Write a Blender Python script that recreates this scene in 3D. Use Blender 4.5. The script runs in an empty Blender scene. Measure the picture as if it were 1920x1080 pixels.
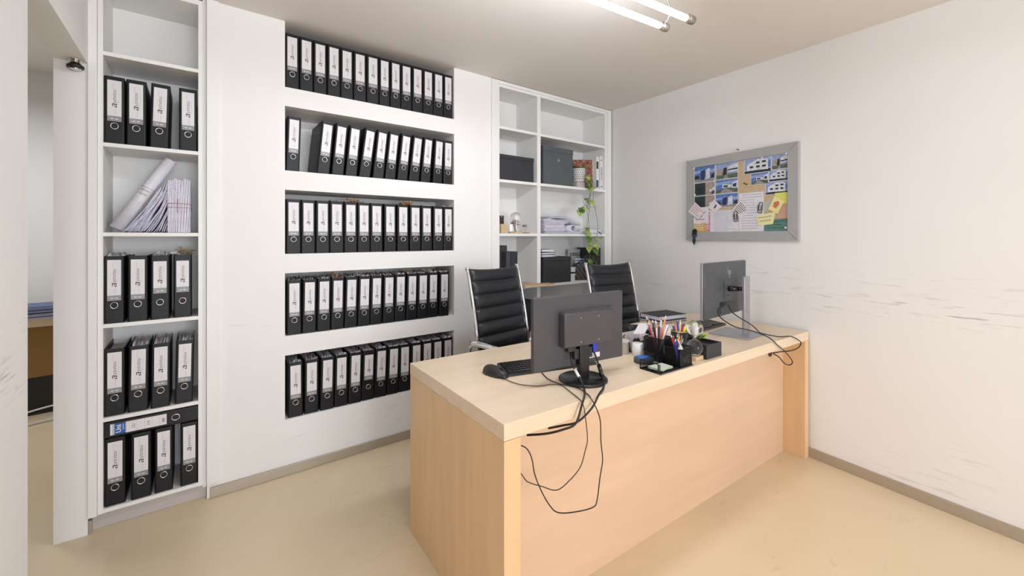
import bpy, bmesh, math, random
from mathutils import Vector, Matrix
random.seed(7)
C = bpy.context.scene.collection
S = bpy.context.scene
PI = math.pi
R = math.radians

# ---------------------------------------------------------------- camera, world, light, exposure
cam_d = bpy.data.cameras.new('camera')
cam = bpy.data.objects.new('camera', cam_d); C.objects.link(cam)
F_PX = 788.0
cam_d.sensor_width = 36.0
cam_d.lens = F_PX / 1920 * 36
cam_d.shift_y = -(540 - 445) / 1920
cam_d.clip_start = 0.05
cam.location = (0, 0, 1.37)
YAW = math.atan2(1046.0, 788.0)                 # angle between view direction and +x is 90-... (see below)
cam.rotation_euler = (PI/2, 0, -(PI/2 - math.atan2(1046.0, 788.0)))
S.camera = cam

w = bpy.data.worlds.new('world'); S.world = w; w.use_nodes = True
w.node_tree.nodes['Background'].inputs[0].default_value = (0.82, 0.90, 1.0, 1)
w.node_tree.nodes['Background'].inputs[1].default_value = 1.2

def area(name, loc, rot, sx, sy, power, col):
    l = bpy.data.lights.new(name, 'AREA'); l.shape = 'RECTANGLE'; l.size = sx; l.size_y = sy
    l.energy = power; l.color = col
    o = bpy.data.objects.new(name, l); o.location = loc; o.rotation_euler = rot; C.objects.link(o); return o
# added area light in an assumed, unseen window behind the camera
area('assumed_window_light', (0.65, -4.62, 1.40), (R(90), 0, 0), 1.9, 1.9, 140, (0.87, 0.915, 1.0))
# added area light to brighten the neighbouring room; no lamp is seen there
area('added_next_room_light', (-1.4, 4.2, 2.6), (0, 0, 0), 0.8, 0.8, 26, (0.90, 0.95, 1.0))

S.view_settings.view_transform = 'Standard'
S.view_settings.look = 'None'
S.view_settings.gamma = 1
S.view_settings.use_curve_mapping = False
S.view_settings.exposure = 0.02
S.render.film_transparent = False

# ---------------------------------------------------------------- materials
def srgb(r, g, b):
    f = lambda c: (c/255/12.92) if c/255 <= 0.04045 else ((c/255+0.055)/1.055)**2.4
    return (f(r), f(g), f(b), 1)

MATS = {}
def mat(name, col, rough=0.5, metal=0.0, noise=0.0, nscale=8.0, bump=0.0, bscale=60.0, emit=None, trans=0.0, coat=0.0, spec=0.5, stretch=None, ior=None, alpha=None):
    m = bpy.data.materials.new(name); m.use_nodes = True
    nt = m.node_tree; b = nt.nodes['Principled BSDF']
    b.inputs['Base Color'].default_value = col
    b.inputs['Roughness'].default_value = rough
    b.inputs['Metallic'].default_value = metal
    b.inputs['Specular IOR Level'].default_value = spec
    b.inputs['Coat Weight'].default_value = coat
    if trans: b.inputs['Transmission Weight'].default_value = trans
    if ior: b.inputs['IOR'].default_value = ior
    if alpha is not None: b.inputs['Alpha'].default_value = alpha
    if emit:
        b.inputs['Emission Color'].default_value = emit[0]; b.inputs['Emission Strength'].default_value = emit[1]
    tc = nt.nodes.new('ShaderNodeTexCoord')
    mp = nt.nodes.new('ShaderNodeMapping'); nt.links.new(tc.outputs['Object'], mp.inputs[0])
    if stretch: mp.inputs['Scale'].default_value = stretch
    n = nt.nodes.new('ShaderNodeTexNoise'); n.inputs['Scale'].default_value = nscale; n.inputs['Detail'].default_value = 5
    nt.links.new(mp.outputs[0], n.inputs['Vector'])
    if noise:
        mx = nt.nodes.new('ShaderNodeMix'); mx.data_type = 'RGBA'
        rp = nt.nodes.new('ShaderNodeMapRange'); rp.inputs[1].default_value = 0.3; rp.inputs[2].default_value = 0.7
        nt.links.new(n.outputs['Fac'], rp.inputs[0]); nt.links.new(rp.outputs[0], mx.inputs[0])
        mx.inputs[6].default_value = tuple(min(1, c*(1-noise)) for c in col[:3]) + (1,)
        mx.inputs[7].default_value = tuple(min(1, c*(1+noise)) for c in col[:3]) + (1,)
        nt.links.new(mx.outputs[2], b.inputs['Base Color'])
    if bump:
        n2 = nt.nodes.new('ShaderNodeTexNoise'); n2.inputs['Scale'].default_value = bscale; n2.inputs['Detail'].default_value = 4
        nt.links.new(tc.outputs['Object'], n2.inputs['Vector'])
        bp = nt.nodes.new('ShaderNodeBump'); bp.inputs['Strength'].default_value = bump; bp.inputs['Distance'].default_value = 0.002
        nt.links.new(n2.outputs['Fac'], bp.inputs['Height']); nt.links.new(bp.outputs[0], b.inputs['Normal'])
    MATS[name] = m
    return m

def add_marks(m, bands, col, scale=(3, 3, 60), nscale=3.0, lo=0.60, hi=0.66, amount=0.6, axis='Z'):
    """scuff marks: streaky noise kept inside height bands (object coords are world coords here)"""
    nt = m.node_tree; b = nt.nodes['Principled BSDF']
    tc = nt.nodes.new('ShaderNodeTexCoord')
    mp = nt.nodes.new('ShaderNodeMapping'); mp.inputs['Scale'].default_value = scale
    mp.inputs['Rotation'].default_value = (R(1.2), 0, 0)
    nt.links.new(tc.outputs['Object'], mp.inputs[0])
    n = nt.nodes.new('ShaderNodeTexNoise'); n.inputs['Scale'].default_value = nscale; n.inputs['Detail'].default_value = 6; n.inputs['Distortion'].default_value = 0.6
    nt.links.new(mp.outputs[0], n.inputs['Vector'])
    big = nt.nodes.new('ShaderNodeTexNoise'); big.inputs['Scale'].default_value = 1.7; big.inputs['Detail'].default_value = 2
    nt.links.new(tc.outputs['Object'], big.inputs['Vector'])
    bigr = nt.nodes.new('ShaderNodeMapRange'); bigr.inputs[1].default_value = 0.42; bigr.inputs[2].default_value = 0.62
    nt.links.new(big.outputs['Fac'], bigr.inputs[0])
    mr = nt.nodes.new('ShaderNodeMapRange'); mr.inputs[1].default_value = lo; mr.inputs[2].default_value = hi
    nt.links.new(n.outputs['Fac'], mr.inputs[0])
    sx = nt.nodes.new('ShaderNodeSeparateXYZ'); nt.links.new(tc.outputs['Object'], sx.inputs[0])
    total = None
    for (z, wd, st) in bands:
        sub = nt.nodes.new('ShaderNodeMath'); sub.operation = 'SUBTRACT'; nt.links.new(sx.outputs[axis], sub.inputs[0]); sub.inputs[1].default_value = z
        ab = nt.nodes.new('ShaderNodeMath'); ab.operation = 'ABSOLUTE'; nt.links.new(sub.outputs[0], ab.inputs[0])
        r_ = nt.nodes.new('ShaderNodeMapRange'); r_.inputs[1].default_value = wd; r_.inputs[2].default_value = 0; r_.inputs[3].default_value = 0; r_.inputs[4].default_value = st
        nt.links.new(ab.outputs[0], r_.inputs[0])
        if total is None: total = r_.outputs[0]
        else:
            a = nt.nodes.new('ShaderNodeMath'); a.operation = 'MAXIMUM'; nt.links.new(total, a.inputs[0]); nt.links.new(r_.outputs[0], a.inputs[1]); total = a.outputs[0]
    m1 = nt.nodes.new('ShaderNodeMath'); m1.operation = 'MULTIPLY'; nt.links.new(mr.outputs[0], m1.inputs[0]); nt.links.new(total, m1.inputs[1])
    m2 = nt.nodes.new('ShaderNodeMath'); m2.operation = 'MULTIPLY'; nt.links.new(m1.outputs[0], m2.inputs[0]); nt.links.new(bigr.outputs[0], m2.inputs[1])
    m3 = nt.nodes.new('ShaderNodeMath'); m3.operation = 'MULTIPLY'; nt.links.new(m2.outputs[0], m3.inputs[0]); m3.inputs[1].default_value = amount
    mx = nt.nodes.new('ShaderNodeMix'); mx.data_type = 'RGBA'
    link = [l for l in nt.links if l.to_socket == b.inputs['Base Color']]
    if link: nt.links.new(link[0].from_socket, mx.inputs[6])
    else: mx.inputs[6].default_value = b.inputs['Base Color'].default_value
    mx.inputs[7].default_value = col
    nt.links.new(m3.outputs[0], mx.inputs[0]); nt.links.new(mx.outputs[2], b.inputs['Base Color'])

WALL = srgb(244, 242, 240)
M = {}
M['wall'] = mat('white wall paint', WALL, 0.75, noise=0.012, nscale=1.5, bump=0.08, bscale=25)
M['wall_marked'] = mat('scuffed white wall paint', WALL, 0.7, noise=0.015, nscale=1.5, bump=0.08, bscale=25)
add_marks(M['wall_marked'], [(1.0, 0.10, 1.0), (1.13, 0.06, 0.6), (0.24, 0.14, 0.8), (0.10, 0.08, 0.6)], srgb(120, 108, 104), scale=(1, 2.2, 22), lo=0.57, hi=0.68, amount=0.65)
M['wall_back'] = mat('white niche wall paint', WALL, 0.75, noise=0.012, nscale=1.5, bump=0.08, bscale=25)
add_marks(M['wall_back'], [(0.22, 0.16, 0.8), (0.92, 0.12, 0.5)], srgb(140, 128, 122), scale=(3, 3, 22), lo=0.60, hi=0.68, amount=0.35)
M['ceiling'] = mat('ceiling paint', srgb(238, 231, 224), 0.8, noise=0.01, nscale=2)
M['floor'] = mat('cream polished floor', srgb(229, 209, 175), 0.28, noise=0.06, nscale=1.3, coat=0.15, bump=0.03, bscale=6)
add_marks(M['floor'], [(0.0, 1.0, 1.0)], srgb(160, 128, 84), scale=(2.5, 9, 1), nscale=3.0, lo=0.62, hi=0.72, amount=0.25)
M['lam'] = mat('white laminate', srgb(244, 243, 240), 0.45, noise=0.01, nscale=3)
M['kick'] = mat('grey plinth laminate', srgb(196, 188, 184), 0.45, noise=0.03, nscale=4)
M['alu'] = mat('brushed aluminium skirting', srgb(186, 176, 162), 0.38, metal=0.55, noise=0.05, nscale=30, stretch=(0.2, 0.2, 8))
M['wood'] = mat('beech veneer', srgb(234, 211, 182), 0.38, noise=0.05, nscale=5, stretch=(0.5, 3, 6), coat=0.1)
M['wood_v_bounce'] = mat('beech veneer upright warm bounce', srgb(232, 194, 148), 0.42, noise=0.05, nscale=5, stretch=(4, 4, 0.4))  # same beech, with warm bounce light mixed into the side panels' colour
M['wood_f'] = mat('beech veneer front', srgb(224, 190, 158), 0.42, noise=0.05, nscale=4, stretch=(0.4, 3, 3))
M['dark_wood'] = mat('brown desk panel', srgb(150, 112, 56), 0.5, noise=0.05)
M['file'] = mat('black file board', srgb(22, 22, 25), 0.45, spec=0.35, noise=0.12, nscale=12, bump=0.1, bscale=250)
M['file_in'] = mat('black file inside', srgb(18, 18, 20), 0.6)
M['label'] = mat('white spine label', srgb(232, 228, 230), 0.4, noise=0.03, nscale=20)
M['strip'] = mat('grey label strip', srgb(150, 150, 152), 0.35, noise=0.08, nscale=60)
M['ink'] = mat('dark ink', srgb(58, 58, 62), 0.5)
M['ink_pale'] = mat('pale grey ink', srgb(170, 168, 172), 0.5)
M['chrome'] = mat('chrome', srgb(225, 225, 228), 0.14, metal=1.0)
M['ring'] = mat('nickel ring', srgb(222, 220, 216), 0.25, metal=0.9)
M['paper'] = mat('white paper', srgb(232, 230, 238), 0.65, noise=0.06, nscale=30, bump=0.15, bscale=80)
M['paper_b'] = mat('bluish paper', srgb(214, 210, 226), 0.65, noise=0.1, nscale=30)
M['paper_g'] = mat('grey crumpled paper', srgb(190, 184, 182), 0.6, noise=0.2, nscale=40)
M['leather'] = mat('black leather', srgb(30, 32, 38), 0.36, noise=0.1, nscale=30, bump=0.25, bscale=300)
M['plastic'] = mat('black plastic', srgb(38, 38, 40), 0.42, noise=0.06, nscale=20, bump=0.06, bscale=400)
M['plastic_g'] = mat('dark grey plastic', srgb(70, 68, 72), 0.45, noise=0.04, nscale=10, bump=0.08, bscale=500)
M['gloss'] = mat('glossy black plastic', srgb(24, 24, 26), 0.25)
M['slate'] = mat('slate card', srgb(84, 90, 94), 0.6, noise=0.05, nscale=12, bump=0.15, bscale=200)
M['blackcard'] = mat('black card', srgb(48, 50, 54), 0.6, noise=0.08, nscale=12, bump=0.15, bscale=200)
M['silver'] = mat('silver stand metal', srgb(176, 176, 184), 0.35, metal=0.75, noise=0.03, nscale=20)
M['monback'] = mat('graphite monitor back', srgb(76, 80, 84), 0.35, metal=0.2, noise=0.04)
M['cable'] = mat('black cable', srgb(22, 20, 20), 0.45)
M['white'] = mat('white plastic', srgb(235, 233, 230), 0.4)
M['blue'] = mat('blue plug plastic', srgb(40, 60, 190), 0.4)
M['uni'] = mat('blue label print', srgb(30, 92, 170), 0.45)
M['greyframe'] = mat('grey painted frame', srgb(172, 172, 172), 0.45, noise=0.03, nscale=20)
M['cork'] = mat('cork', srgb(204, 180, 148), 0.8, noise=0.12, nscale=120, bump=0.3, bscale=200)
M['rubber'] = mat('black rubber', srgb(30, 26, 26), 0.5)
M['tan'] = mat('pale wood', srgb(214, 184, 144), 0.5, noise=0.08, nscale=10, stretch=(0.5, 4, 4))
M['glass'] = mat('clear glass', (1, 1, 1, 1), 0.02, trans=1.0, ior=1.45)
M['sand_and_glint'] = mat('white sand', srgb(236, 232, 226), 0.8, noise=0.05, nscale=200)
M['leaf'] = mat('variegated leaf', srgb(172, 190, 104), 0.45, noise=0.35, nscale=25)
M['leaf_d'] = mat('green leaf', srgb(96, 132, 62), 0.45, noise=0.25, nscale=25)
M['stem'] = mat('vine stem', srgb(120, 132, 84), 0.55)
M['grey_cup'] = mat('grey ceramic', srgb(196, 190, 182), 0.45, noise=0.03)
M['tube'] = mat('lit tube', (1, 1, 1, 1), 0.4, emit=((0.84, 0.90, 1.0, 1), 64.0))
M['felt'] = mat('black mouse mat cloth', srgb(36, 36, 38), 0.85, noise=0.1, nscale=80)
def solid(name, r, g, b, rough=0.5, **k):
    if name.endswith('print') and 'noise' not in k: k.update(noise=0.22, nscale=70)
    if name not in M: M[name] = mat(name, srgb(r, g, b), rough, **k)
    return M[name]

def mesh_metal():
    m = bpy.data.materials.new('black wire mesh'); m.use_nodes = True; nt = m.node_tree
    b = nt.nodes['Principled BSDF']; b.inputs['Base Color'].default_value = srgb(26, 26, 28); b.inputs['Roughness'].default_value = 0.5; b.inputs['Metallic'].default_value = 0.3
    tc = nt.nodes.new('ShaderNodeTexCoord'); sp = nt.nodes.new('ShaderNodeSeparateXYZ'); nt.links.new(tc.outputs['Object'], sp.inputs[0])
    ad = nt.nodes.new('ShaderNodeMath'); nt.links.new(sp.outputs[0], ad.inputs[0]); nt.links.new(sp.outputs[1], ad.inputs[1])
    def stripes(sock):
        mu = nt.nodes.new('ShaderNodeMath'); mu.operation = 'MULTIPLY'; nt.links.new(sock, mu.inputs[0]); mu.inputs[1].default_value = 420
        fr = nt.nodes.new('ShaderNodeMath'); fr.operation = 'FRACT'; nt.links.new(mu.outputs[0], fr.inputs[0])
        gt = nt.nodes.new('ShaderNodeMath'); gt.operation = 'GREATER_THAN'; nt.links.new(fr.outputs[0], gt.inputs[0]); gt.inputs[1].default_value = 0.70
        return gt.outputs[0]
    a1, a2 = stripes(ad.outputs[0]), stripes(sp.outputs[2])
    mxx = nt.nodes.new('ShaderNodeMath'); mxx.operation = 'MAXIMUM'; nt.links.new(a1, mxx.inputs[0]); nt.links.new(a2, mxx.inputs[1])
    nt.links.new(mxx.outputs[0], b.inputs['Alpha'])
    return m
M['mesh'] = mesh_metal()

# ---------------------------------------------------------------- mesh helpers
class MB:
    def __init__(self): self.bm = bmesh.new(); self.mats = []; self.smooth = False
    def mi(self, m):
        if m is None: m = 'white'
        mm = M[m] if isinstance(m, str) else m
        if mm not in self.mats: self.mats.append(mm)
        return self.mats.index(mm)
    def poly(self, pts, m):
        vs = [self.bm.verts.new(p) for p in pts]
        f = self.bm.faces.new(vs); f.material_index = self.mi(m); return f
    def box(self, p0, p1, m, mtx=None, bev=0.0, seg=2):
        x0, y0, z0 = p0; x1, y1, z1 = p1
        co = [(x0,y0,z0),(x1,y0,z0),(x1,y1,z0),(x0,y1,z0),(x0,y0,z1),(x1,y0,z1),(x1,y1,z1),(x0,y1,z1)]
        vs = [self.bm.verts.new((mtx @ Vector(c)) if mtx else c) for c in co]
        i = self.mi(m); fs = []
        for q in ((0,3,2,1),(4,5,6,7),(0,1,5,4),(1,2,6,5),(2,3,7,6),(3,0,4,7)):
            f = self.bm.faces.new([vs[k] for k in q]); f.material_index = i; fs.append(f)
        if bev > 0:
            es = list({e for f in fs for e in f.edges})
            r_ = bmesh.ops.bevel(self.bm, geom=es, offset=bev, segments=seg, profile=0.5, affect='EDGES')
            for f in r_['faces']: f.material_index = i; f.smooth = True
        return self
    def prism(self, outline, z0, z1, m, mtx=None, smooth=False):
        """outline in xy, extruded along z (then mtx)"""
        i = self.mi(m); T_ = (lambda c: mtx @ Vector(c)) if mtx else (lambda c: c)
        a = [self.bm.verts.new(T_((x, y, z0))) for x, y in outline]; b = [self.bm.verts.new(T_((x, y, z1))) for x, y in outline]
        n = len(a)
        for k in range(n):
            f = self.bm.faces.new((a[k], a[(k+1) % n], b[(k+1) % n], b[k])); f.material_index = i; f.smooth = smooth
        f = self.bm.faces.new(list(reversed(a))); f.material_index = i
        f = self.bm.faces.new(b); f.material_index = i
        return self
    def lathe(self, prof, m, n=24, mtx=None, cap=True, smooth=True):
        i = self.mi(m); rings = []
        for r_, z in prof:
            ring = []
            for k in range(n):
                c = Vector((r_*math.cos(2*PI*k/n), r_*math.sin(2*PI*k/n), z))
                ring.append(self.bm.verts.new(mtx @ c if mtx else c))
            rings.append(ring)
        for a, b in zip(rings, rings[1:]):
            for k in range(n):
                f = self.bm.faces.new((a[k], a[(k+1) % n], b[(k+1) % n], b[k])); f.material_index = i; f.smooth = smooth
        if cap:
            f = self.bm.faces.new(list(reversed(rings[0]))); f.material_index = i
            f = self.bm.faces.new(rings[-1]); f.material_index = i
        return self
    def tube(self, pts, r_, m, n=8, sub=6, caps=True, closed=False, flat=1.0):
        P = [Vector(p) for p in pts]
        if sub > 1 and len(P) > 2:
            Q = []
            N = len(P)
            rng = range(N if closed else N-1)
            for k in rng:
                if closed: p0, p1, p2, p3 = P[(k-1) % N], P[k], P[(k+1) % N], P[(k+2) % N]
                else: p0, p1, p2, p3 = P[max(k-1, 0)], P[k], P[k+1], P[min(k+2, N-1)]
                for s in range(sub):
                    t = s/sub
                    Q.append(0.5*((2*p1)+(-p0+p2)*t+(2*p0-5*p1+4*p2-p3)*t*t+(-p0+3*p1-3*p2+p3)*t**3))
            if not closed: Q.append(P[-1])
            P = Q
        i = self.mi(m); rings = []; N = len(P); up = None
        for k in range(N):
            if closed: t = P[(k+1) % N]-P[(k-1) % N]
            else: t = P[min(k+1, N-1)]-P[max(k-1, 0)]
            if t.length < 1e-9: t = Vector((0, 0, 1))
            t.normalize()
            if up is None: up = t.orthogonal().normalized()
            up = (up - t*up.dot(t))
            if up.length < 1e-6: up = t.orthogonal()
            up.normalize(); sd = t.cross(up)
            rr = r_(k/(N-1)) if callable(r_) else r_
            rings.append([self.bm.verts.new(P[k] + up*rr*math.cos(2*PI*j/n) + sd*rr*flat*math.sin(2*PI*j/n)) for j in range(n)])
        pr = list(zip(rings, rings[1:])) + ([(rings[-1], rings[0])] if closed else [])
        for a, b in pr:
            for j in range(n):
                f = self.bm.faces.new((a[j], a[(j+1) % n], b[(j+1) % n], b[j])); f.material_index = i; f.smooth = True
        if caps and not closed:
            f = self.bm.faces.new(list(reversed(rings[0]))); f.material_index = i
            f = self.bm.faces.new(rings[-1]); f.material_index = i
        return self
    def grid(self, fn, nu, nv, m, thick=None, smooth=True):
        """fn(u,v)->point; optional second surface fn2 closes it into a solid"""
        i = self.mi(m)
        g = [[self.bm.verts.new(fn(a/nu, b/nv)) for b in range(nv+1)] for a in range(nu+1)]
        for a in range(nu):
            for b in range(nv):
                f = self.bm.faces.new((g[a][b], g[a+1][b], g[a+1][b+1], g[a][b+1])); f.material_index = i; f.smooth = smooth
        if thick:
            h = [[self.bm.verts.new(thick(a/nu, b/nv)) for b in range(nv+1)] for a in range(nu+1)]
            for a in range(nu):
                for b in range(nv):
                    f = self.bm.faces.new((h[a][b+1], h[a+1][b+1], h[a+1][b], h[a][b])); f.material_index = i; f.smooth = smooth
            for a in range(nu):
                for (b) in (0, nv):
                    q = (g[a][b], h[a][b], h[a+1][b], g[a+1][b])
                    f = self.bm.faces.new(q if b == 0 else q[::-1]); f.material_index = i
            for b in range(nv):
                for a in (0, nu):
                    q = (g[a][b+1], h[a][b+1], h[a][b], g[a][b])
                    f = self.bm.faces.new(q if a == 0 else q[::-1]); f.material_index = i
        return self
    def addmesh(self, me, m, mtx):
        i = self.mi(m); vs = [self.bm.verts.new(mtx @ v.co) for v in me.vertices]
        for p in me.polygons:
            try:
                f = self.bm.faces.new([vs[k] for k in p.vertices]); f.material_index = i
            except ValueError: pass
        return self
    def mesh(self, name):
        bmesh.ops.recalc_face_normals(self.bm, faces=self.bm.faces) if self.recalc else None
        me = bpy.data.meshes.new(name); self.bm.to_mesh(me); self.bm.free()
        for m in self.mats: me.materials.append(m)
        return me
    recalc = True
    def build(self, name, parent=None, loc=(0, 0, 0), rz=0.0):
        o = bpy.data.objects.new(name, self.mesh(name)); C.objects.link(o)
        o.location = loc; o.rotation_euler = (0, 0, rz)
        if parent is not None: o.parent = parent
        return o

def tag(o, label, cat, group=None, kind=None):
    o['label'] = label; o['category'] = cat
    if group: o['group'] = group
    if kind: o['kind'] = kind
    return o
def thing(name, label, cat, loc=(0, 0, 0), rz=0.0, group=None):
    o = bpy.data.objects.new(name, None); C.objects.link(o); o.empty_display_size = 0.05
    o.location = loc; o.rotation_euler = (0, 0, rz)
    return tag(o, label, cat, group)
def struct(o): o['kind'] = 'structure'; return o
def copy_tree(src, parent=None):
    c = src.copy(); C.objects.link(c)
    if parent is not None: c.parent = parent
    for ch in list(src.children): copy_tree(ch, c)
    return c

_txt = {}
def text_mesh(s, shear=0.0, bold=0.0):
    k = (s, shear, bold)
    if k not in _txt:
        cu = bpy.data.curves.new('writing', 'FONT'); cu.body = s; cu.size = 1.0; cu.align_x = 'CENTER'; cu.align_y = 'CENTER'
        cu.resolution_u = 2; cu.shear = shear; cu.offset = bold
        ob = bpy.data.objects.new('writing', cu); C.objects.link(ob)
        bpy.context.view_layer.update()
        dg = bpy.context.evaluated_depsgraph_get()
        _txt[k] = bpy.data.meshes.new_from_object(ob.evaluated_get(dg))
        bpy.data.objects.remove(ob)
    return _txt[k]
def text_fit(s, height, width=None, shear=0.0, bold=0.0):
    """matrix that scales text to a cap-ish height/width, centred; text lies in xy"""
    me = text_mesh(s, shear, bold)
    xs = [v.co.x for v in me.vertices]; ys = [v.co.y for v in me.vertices]
    w_, h_ = max(xs)-min(xs), max(ys)-min(ys)
    sy = height/h_; sx = (width/w_) if width else sy
    cx, cy = (max(xs)+min(xs))/2, (max(ys)+min(ys))/2
    return me, Matrix.Diagonal((sx, sy, 1, 1)) @ Matrix.Translation((-cx, -cy, 0))
# frame whose x runs up (+z), whose y runs to -x, facing -y : writing that reads bottom to top on a spine facing -y
UPRIGHT = Matrix(((0, -1, 0, 0), (0, 0, -1, 0), (1, 0, 0, 0), (0, 0, 0, 1)))
# frame for upright writing on a face looking towards -y
FACE = Matrix(((1, 0, 0, 0), (0, 0, -1, 0), (0, 1, 0, 0), (0, 0, 0, 1)))

# ---------------------------------------------------------------- room shell
YB = 2.72                       # face of the niche wall
def xw(y): return 3.07 + (y-0.97)*0.117   # face of the right wall
def zc(y): return 2.615 - 0.030*(2.72-y)  # underside of the slightly sloping ceiling
YR = -4.5                       # wall behind the camera

struct(MB().box((-4.2, -4.9, -0.1), (4.0, 6.2, 0.0), 'floor').build('floor'))
b = MB()
b.poly([(-0.55, YR-0.2, zc(YR-0.2)), (-0.55, 3.1, zc(3.1)), (3.7, 3.1, zc(3.1)), (3.7, YR-0.2, zc(YR-0.2))], 'ceiling')
b.poly([(-0.55, YR-0.2, 2.95), (3.7, YR-0.2, 2.95), (3.7, 3.1, 2.95), (-0.55, 3.1, 2.95)], 'ceiling')
struct(b.build('ceiling'))

# niche wall (back wall): piers, bands, back panel
b = MB(); ZT = 2.75
YD = YB+0.33
b.box((0.048, YB, 0), (0.412, YD, ZT), 'wall_back')
b.box((1.517, YB, 0), (1.858, YD, ZT), 'wall_back')
for z0, z1 in ((0, 0.318), (0.688, 0.800), (1.163, 1.274), (1.645, 1.756), (2.128, 2.237)):
    b.box((0.412, YB, z0), (1.517, YD, z1), 'wall_back')
b.box((0.412, YD-0.02, 0), (1.517, YD, ZT), 'wall_back')
struct(b.build('wall_back'))
# partition end + partition towards the other room
struct(MB().box((-0.505, YB, 0), (-0.3955, 5.7, 2.9), 'wall').build('wall_partition'))
# left wall with opening
b = MB()
b.box((-0.505, YR, 0), (-0.395, 1.849, 2.9), 'wall_marked')
b.box((-0.505, 1.849, 2.168), (-0.395, YB, 2.9), 'wall_marked')
struct(b.build('wall_left'))
# right wall (runs slightly out of square)
b = MB()
pts = [(xw(YR-0.2), YR-0.2), (xw(3.12), 3.12), (xw(3.12)+0.2, 3.12), (xw(YR-0.2)+0.2, YR-0.2)]
b.prism(pts, 0, 2.95, 'wall_marked'); struct(b.build('wall_right'))
# wall behind the camera, with an assumed window opening for the added light
b = MB()
y0, y1 = YR-0.2, YR
b.box((-0.5, y0, 0), (-0.35, y1, 2.9), 'wall'); b.box((1.65, y0, 0), (3.2, y1, 2.9), 'wall')
b.box((-0.35, y0, 0), (1.65, y1, 0.45), 'wall'); b.box((-0.35, y0, 2.35), (1.65, y1, 2.9), 'wall')
struct(b.build('wall_front'))
b = MB()
for a in ((-0.35, 0.45, -0.29, 2.35), (1.59, 0.45, 1.65, 2.35), (0.62, 0.45, 0.68, 2.35), (-0.29, 0.45, 1.59, 0.51), (-0.29, 2.29, 1.59, 2.35)):
    b.box((a[0], YR-0.16, a[1]), (a[2], YR-0.10, a[3]), 'alu')
struct(b.build('window_assumed'))  # frame of the assumed window, out of view
# other room
struct(MB().box((-4.2, 5.62, 0), (-0.45, 5.75, 3.0), 'wall').build('wall_far'))
struct(MB().box((-4.3, -4.7, 0), (-4.2, 5.7, 3.0), 'wall').build('wall_side'))
struct(MB().box((-4.2, -4.7, 2.88), (-0.505, 5.7, 2.95), 'ceiling').build('ceiling_next_room'))
struct(MB().box((-4.2, -4.8, 0), (-0.5, -4.7, 3.0), 'wall').build('wall_end'))

struct(MB().box((-0.394, 3.13, 0), (3.6, 3.25, 2.95), 'wall').build('wall_rear'))
b = MB(); b.box((0.0305, YB+0.012, 0.06), (0.0465, YB+0.03, 2.66), 'lam'); struct(b.build('trim_5'))
# skirtings
b = MB(); b.box((0.062, YB-0.012, 0.001), (1.858, YB-0.001, 0.056), 'alu', bev=0.0015); struct(b.build('baseboard_back'))
b = MB(); ya, yb = -4.4, 2.6
b.prism([(xw(ya)-0.012, ya), (xw(yb)-0.012, yb), (xw(yb)-0.001, yb), (xw(ya)-0.001, ya)], 0.001, 0.058, 'alu'); struct(b.build('baseboard_right'))
b = MB(); b.box((-0.394, YB+0.004, 0.001), (-0.383, YB+0.05, 0.06), 'alu'); struct(b.build('baseboard_left'))
# white cover strips either side of the tall cabinets
b = MB(); b.box((-0.3945, YB-0.012, 0.078), (-0.364, YB+0.02, 2.66), 'lam', bev=0.001); struct(b.build('trim_1'))
b = MB(); b.box((0.047, YB-0.014, 0.078), (0.099, YB-0.001, 2.66), 'lam', bev=0.001); struct(b.build('trim_2'))
b = MB(); b.box((1.842, YB-0.014, 0.06), (1.905, YB+0.003, 2.61), 'lam', bev=0.001); struct(b.build('trim_3'))
b = MB(); b.box((3.205, YB-0.012, 0.06), (3.262, YB+0.003, 2.61), 'lam', bev=0.001)
b.box((1.905, YB-0.012, 2.585), (3.205, YB+0.003, 2.61), 'lam', bev=0.001); struct(b.build('trim_4'))

# ---------------------------------------------------------------- built-in shelf cabinets
def shelf_thick(): return 0.018
cabL = thing('shelf_cabinet', 'tall narrow white built-in cabinet full of black files, left of the niche wall', 'cabinet', (-0.363, YB, 0), 0)
b = MB(); W_, D_ = 0.393, 0.30
b.box((0, 0, 0.078), (0.018, D_, 2.6), 'lam'); b.box((W_-0.018, 0, 0.078), (W_, D_, 2.6), 'lam')
b.box((0, D_, 0.078), (W_, D_+0.01, 2.6), 'lam'); b.build('carcass', cabL)
MB().box((0.0181, 0.0, 2.575), (W_-0.0181, 0.02, 2.66), 'lam').build('top_rail', cabL)
MB().box((0.0181, 0.0201, 2.575), (W_-0.0181, D_-0.001, 2.593), 'lam').build('top_panel', cabL)
MB().box((-0.028, 0.03, 0.001), (W_+0.016, 0.05, 0.0775), 'kick').build('plinth', cabL)
SL = [0.097, 0.522, 0.962, 1.393, 1.815, 2.242]
for z in SL: MB().box((0.0181, 0.001, z-0.018), (W_-0.0181, D_-0.001, z), 'lam').build('shelf', cabL)

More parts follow.
